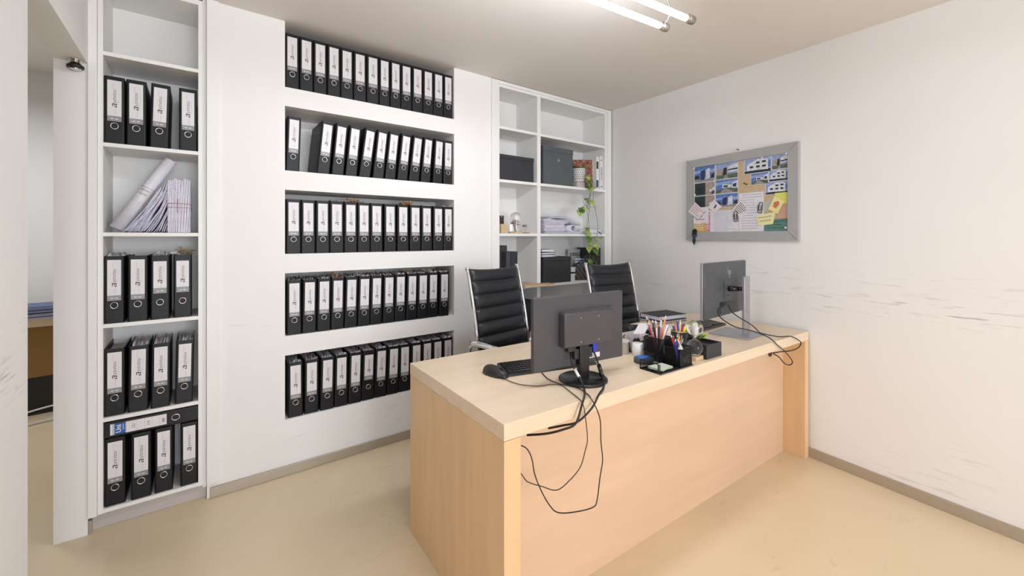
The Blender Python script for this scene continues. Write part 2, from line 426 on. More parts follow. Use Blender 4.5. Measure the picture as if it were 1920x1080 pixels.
cabR = thing('shelf_cabinet', 'wide white built-in cabinet with two bays of open shelves, behind the chairs', 'cabinet', (1.905, YB, 0), 0)
b = MB(); W_ = 1.30; D_ = 0.29
b.box((0, 0, 0.06), (0.02, D_, 2.585), 'lam'); b.box((W_-0.027, 0, 0.06), (W_, D_, 2.585), 'lam')
b.box((0, D_, 0.06), (W_, D_+0.01, 2.585), 'lam'); b.build('carcass', cabR)
MB().box((0.0201, 0, 2.565), (W_-0.0271, D_-0.001, 2.585), 'lam').build('top_panel', cabR)
MB().box((0.412, 0, 0.06), (0.450, D_-0.001, 2.5649), 'lam').build('divider', cabR)
MB().box((0.0, 0.03, 0.001), (W_, 0.05, 0.0595), 'kick').build('plinth', cabR)
SR = [0.08, 0.53, 0.968, 1.402, 1.832, 2.256]
for z in SR:
    MB().box((0.0201, 0.0, z-0.022), (0.4119, D_-0.001, z), 'lam').build('shelf', cabR)
    MB().box((0.4501, 0.0, z-0.022), (W_-0.0271, D_-0.001, z), 'lam').build('shelf', cabR)

# ---------------------------------------------------------------- lever arch files
BW, BH, BD = 0.078, 0.318, 0.272
def file_cover():
    b = MB(); t = 0.0025; w_ = BW/2; r_ = 0.007
    out = [(-w_, BD), (-w_, r_)] + [(-w_+r_-r_*math.cos(a), r_-r_*math.sin(a)) for a in (R(30), R(60), R(90))] + \
          [(w_-r_+r_*math.sin(a), r_-r_*math.cos(a)) for a in (0, R(30), R(60))] + [(w_, r_), (w_, BD)]
    inn = [(w_-t, BD), (w_-t, r_), (w_-r_, t), (-w_+r_, t), (-w_+t, r_), (-w_+t, BD)]
    b.prism(out+inn, 0.0, BH, 'file')
    return b.mesh('cover')
def file_papers(kind):
    b = MB(); rnd = random.Random(kind)
    w_ = BW/2-0.006
    if kind == 0:
        b.box((-w_, 0.03, 0.008), (w_, BD-0.035, 0.296), 'paper_g'); return b.mesh('papers')
    b.box((-w_, 0.02, 0.008), (w_, BD-0.035, 0.304), 'paper')
    for k in range(16):                       # loose, dog-eared sheets sticking up
        x = -w_ + 2*w_*(k+0.5)/16; h = 0.308+rnd.random()*0.020; j = rnd.uniform(-0.006, 0.006)
        y0 = 0.012+rnd.random()*0.03; y1 = BD-0.06-rnd.random()*0.04
        def fn(u, v, x=x, h=h, j=j, y0=y0, y1=y1, ph=rnd.random()*6): 
            return (x+j*v+0.003*math.sin(7*u+ph)*v, y0+(y1-y0)*u, 0.27+(h-0.27)*v+0.006*math.sin(9*u+ph)*v)
        b.grid(fn, 8, 2, 'paper' if rnd.random() < 0.65 else 'paper_g', thick=lambda u, v, f=fn: (f(u, v)[0]+0.0009, f(u, v)[1], f(u, v)[2]))
    return b.mesh('papers')
def file_label(kind):
    """kind 0 plain, 1 low window label, 2 in a crinkled film"""
    b = MB(); y = -0.0006
    x0, x1 = -0.027, 0.027
    z0, z1, z2 = 0.106, 0.131, 0.300
    if kind == 1: z0, z1, z2 = 0.128, 0.155, 0.288
    b.box((x0, y, z1), (x1, 0.0, z2), 'label')
    b.box((x0, y*0.9, z0), (x1, 0.0, z1-0.0002), 'strip')
    for dx in (-0.009, 0.008): b.box((dx-0.006, y*1.6, z0+0.010), (dx+0.006, y*0.9, z0+0.0135), 'label')
    zm = (z1+z2)/2
    def put(s, h, wd, z, x, m, shear=0.0, bold=0.0):
        me, mt = text_fit(s, h, wd, shear, bold)
        b.addmesh(me, m, Matrix.Translation((x, y*1.7, z)) @ UPRIGHT @ mt)
    put('a', 0.019, 0.020, zm-0.034, 0.000, 'ink', 0.25, 0.0)
    put('γανίου', 0.0185, 0.062, zm+0.010, 0.001, 'ink', 0.15)
    put('Μαρία', 0.004, 0.032, zm-0.062, 0.004, 'ink_pale', 0.0)
    put('αρχιτέκτων', 0.004, 0.026, zm+0.060, -0.006, 'ink_pale', 0.0)
    put('μελέτη - κατασκευή', 0.0035, 0.060, zm+0.008, 0.015, 'ink_pale', 0.0)
    b.recalc = False
    return b.mesh('spine_label')
def ring_mesh(z):
    b = MB(); c = Matrix.Translation((0, -0.0005, z)) @ Matrix.Rotation(R(90), 4, 'X')
    pts = [(0.0145*math.cos(a)+0, -0.0008, z+0.0145*math.sin(a)) for a in [2*PI*k/20 for k in range(20)]]
    b.tube(pts, 0.0018, 'ring', n=6, sub=1, closed=True)
    return b.mesh('finger_ring')
def hole_mesh(z):
    b = MB(); c = Matrix.Translation((0, 0, z)) @ Matrix.Rotation(R(90), 4, 'X')
    b.lathe([(0.0135, -0.0002), (0.0135, 0.0006)], 'file_in', n=20, mtx=c)
    return b.mesh('finger_hole')
_cov = file_cover(); _pap = [file_papers(k) for k in (0, 1, 2, 3)]; _lab = [file_label(k) for k in (0, 1)]
_ring = ring_mesh(0.084); _hole = hole_mesh(0.084)
def proto_file(pk, lk):
    t = bpy.data.objects.new('lever_arch_file', None); t.empty_display_size = 0.03; C.objects.link(t)
    for n_, me in (('cover', _cov), ('papers', _pap[pk]), ('spine_label', _lab[lk]), ('finger_hole', _hole), ('finger_ring', _ring)):
        o = bpy.data.objects.new(n_, me); C.objects.link(o); o.parent = hp_ if n_ == 'finger_ring' else t
        if n_ == 'finger_hole': hp_ = o
    return t
protos = {}
def place_file(x0, x1, z, label, group, lean=0.0, pk=0, lk=0, y=YB+0.012, dz=0.0, hs=1.0):
    k = (pk, lk)
    if k not in protos: o = protos[k] = proto_file(pk, lk)
    else: o = copy_tree(protos[k])
    w_ = x1-x0; th = math.atan2(lean, BH)          # lean: top displaced by this much to +x
    # pivot on the lower corner on the side it leans to
    piv = x1 if th > 0 else x0
    off = -w_/2 if th > 0 else w_/2
    rot = Matrix.Rotation(th, 4, 'Y')
    m = Matrix.Translation((piv, y, z+dz)) @ rot @ Matrix.Translation((off, 0, 0.0)) @ Matrix.Diagonal((w_/BW, 1, hs, 1))
    o.matrix_world = m
    tag(o, label, 'binder', group)
    return o
ORD = ['first', 'second', 'third', 'fourth', 'fifth', 'sixth', 'seventh', 'eighth', 'ninth', 'tenth', 'eleventh', 'twelfth', 'thirteenth', 'fourteenth']
def ordn(i, n):
    if i == 0: return 'leftmost'
    if i == n-1: return 'rightmost'
    return ORD[i]+' from left'
def row(name, group, xs, z, leans=None, kinds=(0,), gap=0.0025, note={}, labs=(0,), dzs={}):
    n = len(xs)
    for i, (a, c) in enumerate(xs):
        nt_ = note.get(i)
        lab = '%s black lever arch file, %s' % (ordn(i, n), name)
        if nt_: lab = '%s, %s' % (nt_, name)
        place_file(a+gap/2, c-gap/2, z, lab, group, lean=(leans[i] if leans else 0.0), pk=kinds[i % len(kinds)], lk=labs[i % len(labs)], dz=dzs.get(i, 0.0), y=YB+0.010+random.random()*0.006)
def pairs(l, mx=0.082): return [(a, min(c, a+mx)) for a, c in zip(l, l[1:])]
n1 = [0.414, 0.490, 0.566, 0.644, 0.722, 0.801, 0.883, 0.965, 1.040, 1.115, 1.195, 1.276, 1.357, 1.440, 1.515]
row('top niche under the ceiling', 'files in the top niche', pairs(n1), 2.2375)
n2x = [(0.416, 0.492), (0.583, 0.659), (0.667, 0.743), (0.749, 0.825), (0.833, 0.909), (0.921, 0.997), (1.003, 1.079), (1.086, 1.162), (1.172, 1.25), (1.257, 1.333), (1.350, 1.426), (1.434, 1.510)]
row('second niche from the top', 'files in the second niche', n2x, 1.7565, leans=[0.010, 0.030, 0.029, 0.030, 0.042, 0.034, 0.032, 0.034, 0.034, 0.028, 0.018, 0.004],
    gap=0.004, note={1: 'black file leaning beside the gap, dark side showing', 4: 'most tilted black lever arch file with its label raised'}, dzs={4: 0.0})
n3 = [0.419, 0.499, 0.579, 0.659, 0.744, 0.826, 0.908, 0.998, 1.088, 1.178, 1.265, 1.355, 1.438, 1.515]
row('middle niche', 'files in the middle niche', pairs(n3, 0.084), 1.2745, kinds=(0, 0, 0, 2, 1, 2, 0, 0, 0, 3, 3, 0, 1))
n4 = [(a, a+0.079) for a in (0.424, 0.504, 0.585, 0.665, 0.745, 0.826, 0.906, 0.990, 1.071, 1.153, 1.234, 1.315, 1.402)]
row('fourth niche from the top', 'files in the fourth niche', n4, 0.8005, leans=[0, 0.004, 0.004, 0.005, 0.008, 0.008, 0.007, 0.006, 0.006, 0.008, 0.006, 0.006, 0.004], kinds=(1, 2, 3))
n5 = [(a, a+0.081) for a in (0.430, 0.516, 0.602, 0.685, 0.768, 0.851, 0.934, 1.017, 1.100, 1.183, 1.266, 1.349, 1.432)]
row('lowest niche', 'files in the lowest niche', n5, 0.3185, leans=[-0.001, 0.002, 0.006, 0.005, 0.008, 0.01, 0.01, 0.011, 0.006, 0.006, 0.006, 0.004, 0.002], kinds=(3, 1, 2), labs=(0, 0, 0, 0, 0, 1, 0, 0, 0, 0, 0, 0, 0),
    note={5: 'black file with a shorter raised label, sixth from left'})
# left cabinet
row('upper file shelf of the narrow cabinet', 'files on the upper shelf of the narrow cabinet', [(-0.3445, -0.270), (-0.268, -0.192), (-0.184, -0.108), (-0.068, 0.008)], 1.8155, leans=[0, 0, 0.008, 0], kinds=(0,), dzs={})
row('shelf below the paper rolls, narrow cabinet', 'files below the paper rolls', [(-0.3445, -0.272), (-0.262, -0.186), (-0.179, -0.103), (-0.090, -0.014)], 0.9625, kinds=(1, 0, 2, 0), labs=(0, 0, 1, 1),
    note={2: 'black file with a low-set label, third from left', 3: 'rightmost black file with a short high label'})
row('fourth file shelf of the narrow cabinet', 'files bulging with papers in the narrow cabinet', [(-0.3445, -0.270), (-0.263, -0.185), (-0.177, -0.101), (-0.085, -0.009)], 0.5225, leans=[0, 0.004, 0.002, 0.006], kinds=(0, 1, 2, 3), labs=(0,))
row('bottom shelf of the narrow cabinet', 'files on the bottom shelf of the narrow cabinet', [(-0.3435, -0.267), (-0.250, -0.173), (-0.163, -0.090), (-0.062, 0.012)], 0.0975, kinds=(0,))

# the file lying on top of the bottom row
t = thing('lever_arch_file', 'black lever arch file lying on its side, blue and white label, above the bottom row', 'binder', (0, 0, 0))
for n_, me in (('cover', _cov), ('papers', _pap[0]), ('finger_hole', _hole), ('finger_ring', _ring)):
    o = bpy.data.objects.new(n_, me); C.objects.link(o); o.parent = t
b = MB(); b.recalc = False
y = -0.0006
b.box((-0.026, y, 0.116), (0.026, 0, 0.302), 'label')
b.box((-0.026, y*1.5, 0.254), (0.026, y, 0.289), 'uni')
for z in (0.292, 0.2515): b.box((-0.026, y*1.5, z), (0.026, y, z+0.0015), 'uni')
for z in (0.140, 0.165, 0.190, 0.217): b.box((-0.026, y*1.4, z), (0.026, y, z+0.0006), 'ink_pale')
b.box((-0.012, y*1.4, 0.122), (0.008, y, 0.132), 'ink_pale')
def side_text(s, h, wd, x, z, m, bold=0.0):     # reads along +x once the file lies down, rotated as printed
    me, mt = text_fit(s, h, wd, 0, bold)
    # printed across the spine: text x -> -x (file upright)
    F2 = Matrix(((1, 0, 0, 0), (0, 0, -1, 0), (0, 1, 0, 0), (0, 0, 0, 1)))
    b.addmesh(me, m, Matrix.Translation((x, y*1.9, z)) @ F2 @ mt)
side_text('Uni', 0.018, 0.036, 0.0, 0.276, 'white', 0.02)
side_text('system', 0.007, 0.028, 0.006, 0.260, 'white')
side_text('221', 0.010, 0.018, 0.0, 0.228, 'ink'); side_text('214', 0.010, 0.020, -0.002, 0.178, 'ink')
o = b.build('spine_label', t)
# rest it: rotate so that file top points to -x
t.matrix_world = Matrix.Translation((0.0135, YB+0.008, 0.4185+0.0405)) @ Matrix.Rotation(R(-90), 4, 'Y') @ Matrix.Diagonal((0.078/BW, 1, 1.11, 1))

# ---------------------------------------------------------------- paper rolls, stacks in the narrow cabinet
def sheet_stack(mb, cx, y0, y1, z0, pts_fn, n, m_list, seed=0):
    pass
b = MB(); zs = 1.3935
def roll(mb, p0, p1, r_, m, layers=2):
    a, c = Vector(p0), Vector(p1); ax = (c-a).normalized(); L = (c-a).length
    q = ax.to_track_quat('Z', 'Y').to_matrix().to_4x4()
    mt = Matrix.Translation(a) @ q
    mb.lathe([(r_*0.80, 0.002), (r_, 0.0), (r_, L), (r_*0.84, L), (r_*0.84, 0.002)], m, n=24, mtx=mt, cap=False)
    return mt, L
t = thing('paper_roll', 'long white rolled drawing with a handwritten tag, leaning in the narrow cabinet', 'paper roll', (0, 0, 0))
b = MB(); mt, L = roll(b, (-0.306, YB+0.055, zs+0.018), (-0.104, YB+0.10, zs+0.375), 0.028, 'paper'); b.build('sheet', t)
b = MB()
b.lathe([(0.0284, 0.17), (0.0284, 0.235)], 'label', n=24, mtx=mt, cap=False)
b.lathe([(0.0287, 0.234), (0.0287, 0.2355)], 'ink', n=24, mtx=mt, cap=False); b.build('tag_band', t)
b = MB(); b.recalc = False
for s, zz in (('Κάτοψη', 0.218), ('Α.ΕΛ1', 0.198)):
    me, m0 = text_fit(s, 0.011, 0.034, 0.3)
    # writing on the camera side of the roll
    ax = (mt.to_3x3() @ Vector((0, 0, 1))).normalized(); side = Vector((0, -1, 0)); side = (side-ax*side.dot(ax)).normalized(); right = side.cross(ax) * -1
    base = mt @ Vector((0, 0, zz)) + side*0.0292
    fr = Matrix(((right.x, ax.x, side.x, base.x), (right.y, ax.y, side.y, base.y), (right.z, ax.z, side.z, base.z), (0, 0, 0, 1)))
    b.addmesh(me, 'ink', fr @ m0)
b.build('writing', t)

def floppy(name, label, x0, lean, n, seed, w_each=0.0035, h=0.26, mats=('paper', 'paper_b'), curl=0.06, depth=0.20, group=None):
    """pile of upright folded sheets sagging to one side: each sheet bends outwards at the foot"""
    rnd = random.Random(seed); b = MB()
    for k in range(n):
        hh = h*(0.86+0.14*rnd.random()); dx = k*w_each; jl = lean*(1+0.18*rnd.uniform(-1, 1)); y0 = YB+0.02+rnd.random()*0.02; cl = curl*(1-k/n)+0.004
        def fn(u, v, dx=dx, hh=hh, jl=jl, y0=y0, cl=cl):
            return (x0+dx+jl*v**1.5 - cl*(1-v)**2.2 + 0.0012*math.sin(12*v+k), y0+depth*u, zs+0.002+0.002*(k % 3)+hh*(v**1.15))
        b.grid(fn, 1, 10, mats[k % len(mats)], thick=lambda u, v, f=fn: (f(u, v)[0]+w_each*0.55, f(u, v)[1], f(u, v)[2]+0.0012))
    o = b.build(name); tag(o, label, 'papers', group); return o
floppy('paper_stack', 'curling stack of loose white plans slumped right against the long roll', -0.235, 0.085, 12, 3, curl=0.045, h=0.23)
floppy('paper_stack', 'bent bundle of folded plans between the slumped plans and the tied bundle', -0.180, 0.055, 18, 5, curl=0.10, h=0.265, w_each=0.0042)
t = thing('paper_bundle', 'upright block of papers tied with pink string at the right of the rolls shelf', 'papers', (-0.112, YB+0.02, zs))
b = MB(); rnd = random.Random(4)
for k in range(22):
    x = k*0.0042; h = 0.262+rnd.random()*0.016
    fn = lambda u, v, x=x, h=h: (x+0.0006*math.sin(9*v+x*900), 0.2*u+0.004*math.sin(x*700), 0.001+h*v)
    b.grid(fn, 1, 5, 'paper' if k % 3 else 'paper_b', thick=lambda u, v, f=fn: (f(u, v)[0]+0.0034, f(u, v)[1], f(u, v)[2]))
b.build('sheets', t)
b = MB()
for z in (0.128, 0.148): b.tube([(-0.002, -0.004, z), (0.047, -0.006, z+0.001), (0.095, -0.004, z-0.001), (0.095, 0.206, z), (-0.002, 0.206, z)], 0.0012, solid('pink string', 190, 120, 135), n=6, sub=1, closed=True)
b.tube([(0.04, -0.007, 0.10), (0.04, -0.007, 0.172)], 0.0012, 'pink string', n=6, sub=1); b.build('string', t)
# crumpled things above the files
def crumple(name, label, loc, s, m, seed, cat='paper', n=9, group=None):
    rnd = random.Random(seed); b = MB()
    for k in range(n):
        c = Vector((rnd.uniform(-s, s), rnd.uniform(-s*0.8, s*0.8), rnd.uniform(0, s*0.7)))
        a = Vector((rnd.uniform(-1, 1), rnd.uniform(-1, 1), rnd.uniform(-.6, 1))).normalized(); d = a.orthogonal().normalized()
        L, W2 = s*rnd.uniform(.7, 1.2), s*rnd.uniform(.3, .6)
        def fn(u, v, c=c, a=a, d=d, L=L, W2=W2, ph=rnd.random()*6):
            p = c + a*L*(u-.5) + d*W2*(v-.5) + a.cross(d)*0.28*s*math.sin(5*u+ph); p.z = max(p.z, 0.0006); return tuple(p)
        b.grid(fn, 5, 3, m, smooth=False)
    o = b.build(name, None, loc); tag(o, label, cat, group); return o
crumple('crumpled_paper', 'folded brown paper on the files, near the right end of the shelf below the rolls', (-0.035, YB+0.15, 1.2815), 0.030, 'cork', 1, n=12)
crumple('crumpled_paper', 'small white crumpled paper on the third file below the rolls', (-0.145, YB+0.10, 1.2815), 0.015, 'paper', 2)
crumple('crumpled_paper', 'white torn paper scraps on the fourth file below the rolls', (-0.085, YB+0.10, 1.2815), 0.018, 'paper', 3)
crumple('crumpled_paper', 'brown paper lump over the fourth and fifth files of the middle niche', (0.80, YB+0.06, 1.5935), 0.032, solid('kraft paper', 170, 130, 86), 4, n=14)
crumple('crumpled_paper', 'brown paper lump over the ninth file of the middle niche', (1.17, YB+0.06, 1.5935), 0.032, 'kraft paper', 5, n=14)
for i, (x, lab) in enumerate(((0.70, 'fourth'), (0.84, 'fifth'), (1.19, 'tenth'), (1.33, 'twelfth'))):
    crumple('crumpled_paper', 'crumpled brownish sheets over the %s file of the fourth niche' % lab, (x, YB+0.08, 1.1195), 0.026, 'paper_g' if i % 2 else 'kraft paper', 6+i, n=12)

# ---------------------------------------------------------------- desk
T = 0.783
DA = R(-2.1)
DO = Vector((0.772, 1.066, 0))
desk = thing('desk', 'long beech desk with slab sides and full front panel, in the middle of the room', 'desk', DO, DA)
DL, DW, TT = 2.29, 0.79, 0.054
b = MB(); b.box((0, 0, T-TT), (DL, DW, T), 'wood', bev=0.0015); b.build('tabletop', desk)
b = MB(); b.box((0.001, 0.001, 0), (0.066, DW-0.001, T-TT-0.0015), 'wood_v_bounce', bev=0.001); b.build('side_panel', desk)
b = MB(); b.box((DL-0.05, 0.001, 0), (DL-0.001, DW-0.001, T-TT-0.0015), 'wood_v_bounce', bev=0.001); b.build('side_panel', desk)
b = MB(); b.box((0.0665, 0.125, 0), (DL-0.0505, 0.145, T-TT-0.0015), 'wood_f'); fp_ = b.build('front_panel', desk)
# cable hole cover
hx = 2.855-0.772
b = MB(); b.lathe([(0.022, 0), (0.022, 0.004), (0.016, 0.005)], solid('dark grommet', 60, 46, 46), n=18, mtx=Matrix.Translation((2.06, 0.1245, 0.655)) @ Matrix.Rotation(R(90), 4, 'X')); b.build('cable_grommet', fp_)

# ---------------------------------------------------------------- office chairs
def office_chair(label, loc, rz, grp, az=0.705, af=-0.10, ax=0.035):
    """origin on the floor under the seat; faces -y"""
    t = thing('office_chair', label, 'chair', loc, rz, grp)
    W2 = 0.225
    # side profile of the shell (y,z) from seat front to back top
    prof = [(-0.25, 0.455), (-0.21, 0.478), (-0.12, 0.475), (0.0, 0.462), (0.10, 0.455), (0.17, 0.475), (0.205, 0.54), (0.218, 0.62), (0.222, 0.72), (0.238, 0.84), (0.262, 0.96), (0.290, 1.08), (0.308, 1.155), (0.318, 1.18)]
    P = []
    for k in range(len(prof)-1):
        p0, p1, p2, p3 = [Vector(prof[max(0, min(len(prof)-1, k+j))]) for j in (-1, 0, 1, 2)]
        for s in range(8):
            u = s/8; P.append(0.5*((2*p1)+(-p0+p2)*u+(2*p0-5*p1+4*p2-p3)*u*u+(-p0+3*p1-3*p2+p3)*u**3))
    P.append(Vector(prof[-1]))
    # arc length
    L = [0]
    for a, c in zip(P, P[1:]): L.append(L[-1]+(c-a).length)
    tot = L[-1]
    def at(s):
        s = max(0, min(tot, s))
        for k in range(len(L)-1):
            if s <= L[k+1]:
                f = (s-L[k])/max(1e-9, L[k+1]-L[k]); p = P[k].lerp(P[k+1], f); d = (P[k+1]-P[k]).normalized(); return p, Vector((-d.y, d.x))
        return P[-1], Vector((0, 1))
    split = 0.56
    def pad(name, s0, s1):
        n = max(1, round((s1-s0)/0.078)); b = MB(); nv = n*10
        def f(sgn, base):
            def g(u, v):
                s = s0+(s1-s0)*v; p, nrm = at(s); ph = (v*n) % 1.0 if v < 1 else 0
                bul = base + 0.020*abs(math.sin(PI*v*n))**0.55
                ex = abs(2*u-1); bul *= (1-ex**6*0.65)
                x = (2*u-1)*(W2-0.012)
                droop = 0.012*(1-(2*u-1)**2)
                q = p + nrm*bul*sgn
                return (x, q.x, q.y-(droop if s1 > 0.9 else 0)*(v**3))
            return g
        b.grid(f(1, 0.006), 14, nv, 'leather', thick=f(-1, 0.004)); b.build(name, t)
    pad('seat', 0.0, split); pad('backrest', split+0.01, tot-0.005)
    for sx in (-1, 1):
        pts = [(sx*W2, *at(s)[0]) for s in [tot*k/22 for k in range(23)]]
        b = MB(); b.tube(pts, 0.011, 'chrome', n=8, sub=2, flat=1.5)
        b.lathe([(0.014, 0), (0.014, 0.02)], 'chrome', n=10, mtx=Matrix.Translation((sx*W2, 0.316, 1.168)))
        b.build('side_rail', t)
        # arm: loop from the back rail forward and down to the seat rail
        x = sx*(W2+ax)
        b = MB(); b.tube([(sx*W2, 0.222, az-0.105), (x, 0.235, az-0.065), (x, 0.225, az-0.015), (x, 0.17, az), (x, af+0.08, az), (x, af, az-0.015), (x, af-0.03, az-0.065), (x, af, 0.54), (sx*W2, af+0.02, 0.475)], 0.010, 'chrome', n=8, sub=5)
        b.tube([(x, 0.225, az+0.005), (x, 0.14, az+0.013), (x, af+0.06, az+0.011), (x, af-0.005, az-0.004)], 0.015, 'chrome', n=8, sub=5, flat=0.7)
        b.build('armrest', t)
    b = MB(); b.lathe([(0.025, 0.11), (0.025, 0.28), (0.016, 0.28), (0.016, 0.44)], 'chrome', n=16); b.box((-0.10, -0.09, 0.425), (0.10, 0.11, 0.448), 'plastic', bev=0.005); b.build('column', t)
    b = MB()
    for k in range(5):
        a = 2*PI*k/5+0.3; b.tube([(0, 0, 0.115), (0.14*math.cos(a), 0.14*math.sin(a), 0.10), (0.29*math.cos(a), 0.29*math.sin(a), 0.075)], lambda u: 0.020-0.007*u, 'chrome', n=8, sub=4)
    sb_ = b.build('star_base', t)
    for k in range(5):
        a = 2*PI*k/5+0.3; mt = Matrix.Translation((0.29*math.cos(a), 0.29*math.sin(a), 0)) @ Matrix.Rotation(a+0.7, 4, 'Z')
        b = MB(); b.lathe([(0.008, 0.03), (0.008, 0.075)], 'plastic', n=8, mtx=mt)
        for s in (-0.016, 0.006): b.lathe([(0.020, 0), (0.0255, 0.002), (0.0255, 0.008), (0.020, 0.010)], 'plastic', n=14, mtx=mt @ Matrix.Translation((s, 0, 0.0256)) @ Matrix.Rotation(R(90), 4, 'Y'))
        b.build('caster', sb_)
    return t
def chair_at(x, y, rz, lab, **k):
    # place so that the top of the backrest stands over (x, y)
    off = Vector((0, 0.318, 0)); off.rotate(Matrix.Rotation(rz, 3, 'Z'))
    c = office_chair(lab, (x-off.x, y-off.y, 0), rz, 'ribbed office chairs behind the desk', **k); return c
ch1 = chair_at(1.545, 2.25, R(10), 'black ribbed leather office chair with chrome rails, behind the nearer monitor, left of the two', az=0.745, af=-0.03, ax=0.05)
ch2 = chair_at(2.455, 2.07, R(-4), 'black ribbed leather office chair with chrome rails, behind the desk clutter, right of the two')

# ---------------------------------------------------------------- monitors
def monitor_near():
    # panel plane from (1.047,1.265) to (1.516,1.212): centre and direction
    ang = math.atan2(1.212-1.265, 1.516-1.047)
    t = thing('monitor', 'black monitor seen from behind on a round foot, nearer of the two on the desk', 'monitor', (1.283, 1.235, T), ang)
    W2, z0, H_ = 0.237, 0.058, 0.292
    b = MB(); b.box((-W2, -0.012, z0), (W2, 0.010, z0+H_), 'plastic_g', bev=0.004)
    b.build('housing', t)
    b = MB(); b.box((-W2+0.008, 0.0101, z0+0.02), (W2-0.008, 0.0112, z0+H_-0.008), 'gloss'); b.build('screen', t)
    # raised box on the back
    b = MB()
    x0, x1, za, zb = -0.115, 0.145, z0+0.088, z0+0.225
    b.box((x0, -0.050, za), (x1, -0.0121, zb), 'plastic_g', bev=0.005)
    b.prism([(x0+0.0, 0), (x1+0.03, 0), (x1, -0.02), (x0+0.01, -0.02)], zb-0.002, zb+0.006, 'plastic_g', mtx=Matrix.Translation((0, -0.012, 0)))
    rh_ = b.build('rear_housing', t)
    for sx in (-0.032, 0.062):
        for sz in (za+0.018, zb-0.022):
            MB().lathe([(0.0022, 0), (0.0022, 0.001)], 'ring', n=10, mtx=Matrix.Translation((sx, -0.0502, sz)) @ Matrix.Rotation(R(90), 4, 'X')).build('screw', rh_)
    b = MB(); b.recalc = False
    b.box((0.040, -0.0127, z0+0.020), (0.102, -0.0122, z0+0.040), 'label')
    for k in range(4):
        b.box((0.030+k*0.009, -0.0127, z0+0.044), (0.036+k*0.009, -0.0122, z0+0.052), 'label')
    b.build('rating_label', t)
    b = MB(); b.box((0.046, -0.034, z0+0.066), (0.070, -0.0125, z0+0.0875), 'blue', bev=0.002); b.box((0.050, -0.032, z0+0.048), (0.066, -0.016, z0+0.066), 'blue', bev=0.002); b.build('video_plug', rh_)
    b = MB(); b.box((-0.085, -0.034, z0+0.066), (-0.045, -0.0125, z0+0.0875), 'plastic', bev=0.002); b.build('power_plug', rh_)
    # stand
    b = MB(); b.box((-0.028, -0.040, 0.012), (0.022, -0.016, z0+0.10), 'gloss', bev=0.004); b.box((-0.05, -0.032, z0+0.03), (0.045, -0.0125, z0+0.075), 'plastic', bev=0.004)
    b.build('stand_neck', t)
    b = MB(); b.lathe([(0.096, 0.0), (0.100, 0.003), (0.100, 0.008), (0.094, 0.0115), (0.02, 0.014)], 'gloss', n=48, mtx=Matrix.Translation((-0.005, -0.030, 0))); b.build('stand_base', t)
    return t
monitor_near()
def monitor_far():
    ang = math.atan2(1.266-1.240, 2.823-2.260)
    t = thing('monitor', 'graphite flat monitor seen from behind on a silver stand, by the right wall', 'monitor', (2.545, 1.253, T), ang)
    W2, z0, H_ = 0.282, 0.120, 0.322
    MB().box((-W2, -0.006, z0), (W2, 0.010, z0+H_), 'silver', bev=0.002).build('bezel', t)
    MB().box((-W2+0.004, -0.014, z0+0.003), (W2-0.004, -0.0061, z0+H_-0.003), 'monback', bev=0.003).build('rear_panel', t)
    MB().box((-W2+0.006, 0.0101, z0+0.006), (W2-0.006, 0.0108, z0+H_-0.006), 'gloss').build('screen', t)
    # slanted two-letter emblem built of bars
    b = MB(); y0, y1 = -0.0152, -0.0142; cx, cz = 0.03, z0+0.255
    def bar(x0, z0_, x1, z1_, w_):
        d = Vector((x1-x0, z1_-z0_)); n_ = Vector((-d.y, d.x)).normalized()*w_/2
        pts = [(cx+x0-n_.x, cz+z0_-n_.y), (cx+x1-n_.x, cz+z1_-n_.y), (cx+x1+n_.x, cz+z1_+n_.y), (cx+x0+n_.x, cz+z0_+n_.y)]
        b.prism(pts, 0, 0.001, 'silver', mtx=Matrix(((1, 0, 0, 0), (0, 0, 1, y0), (0, 1, 0, 0), (0, 0, 0, 1))))
    bar(-0.012, -0.010, -0.020, 0.035, 0.006); bar(-0.012, 0.009, 0.004, 0.009, 0.006); bar(0.004, 0.009, 0.001, -0.010, 0.006)
    bar(0.012, 0.010, 0.003, -0.036, 0.006); bar(0.012, 0.010, 0.026, 0.010, 0.006); bar(0.026, 0.010, 0.023, -0.009, 0.006); bar(0.010, -0.009, 0.024, -0.009, 0.006)
    b.build('emblem', t)
    b = MB(); b.box((-0.09, -0.0150, z0+0.02), (0.09, -0.0141, z0+0.085), 'gloss', bev=0.0); b.prism([(-0.085, z0+0.022), (0.03, z0+0.022), (0.005, z0+0.07), (-0.085, z0+0.05)], 0, 0.001, 'monback', mtx=Matrix(((1, 0, 0, 0), (0, 0, 1, -0.0164), (0, 1, 0, 0), (0, 0, 0, 1)))); b.build('port_recess', t)
    b = MB(); b.box((-0.035, -0.0155, z0+0.10), (0.07, -0.0141, z0+0.21), 'monback'); b.lathe([(0.005, 0), (0.005, 0.001)], 'gloss', n=10, mtx=Matrix.Translation((0.012, -0.0156, z0+0.118)) @ Matrix.Rotation(R(90), 4, 'X')); b.build('mount_plate', t)
    b = MB(); b.tube([(0.02, -0.015, z0+0.158), (0.06, -0.055, z0+0.158)], 0.016, 'gloss', n=12, sub=1); b.tube([(0.055, -0.05, z0+0.158), (0.085, -0.082, z0+0.158)], 0.013, 'gloss', n=12, sub=1); b.build('hinge', t)
    # silver column and foot
    b = MB(); b.box((0.052, -0.095, 0.006), (0.132, -0.080, 0.352), 'silver', bev=0.002); b.build('stand_column', t)
    b = MB(); b.box((-0.045, -0.155, 0.0), (0.215, 0.075, 0.007), 'silver', bev=0.002); b.build('stand_base', t)
    return t
monitor_far()

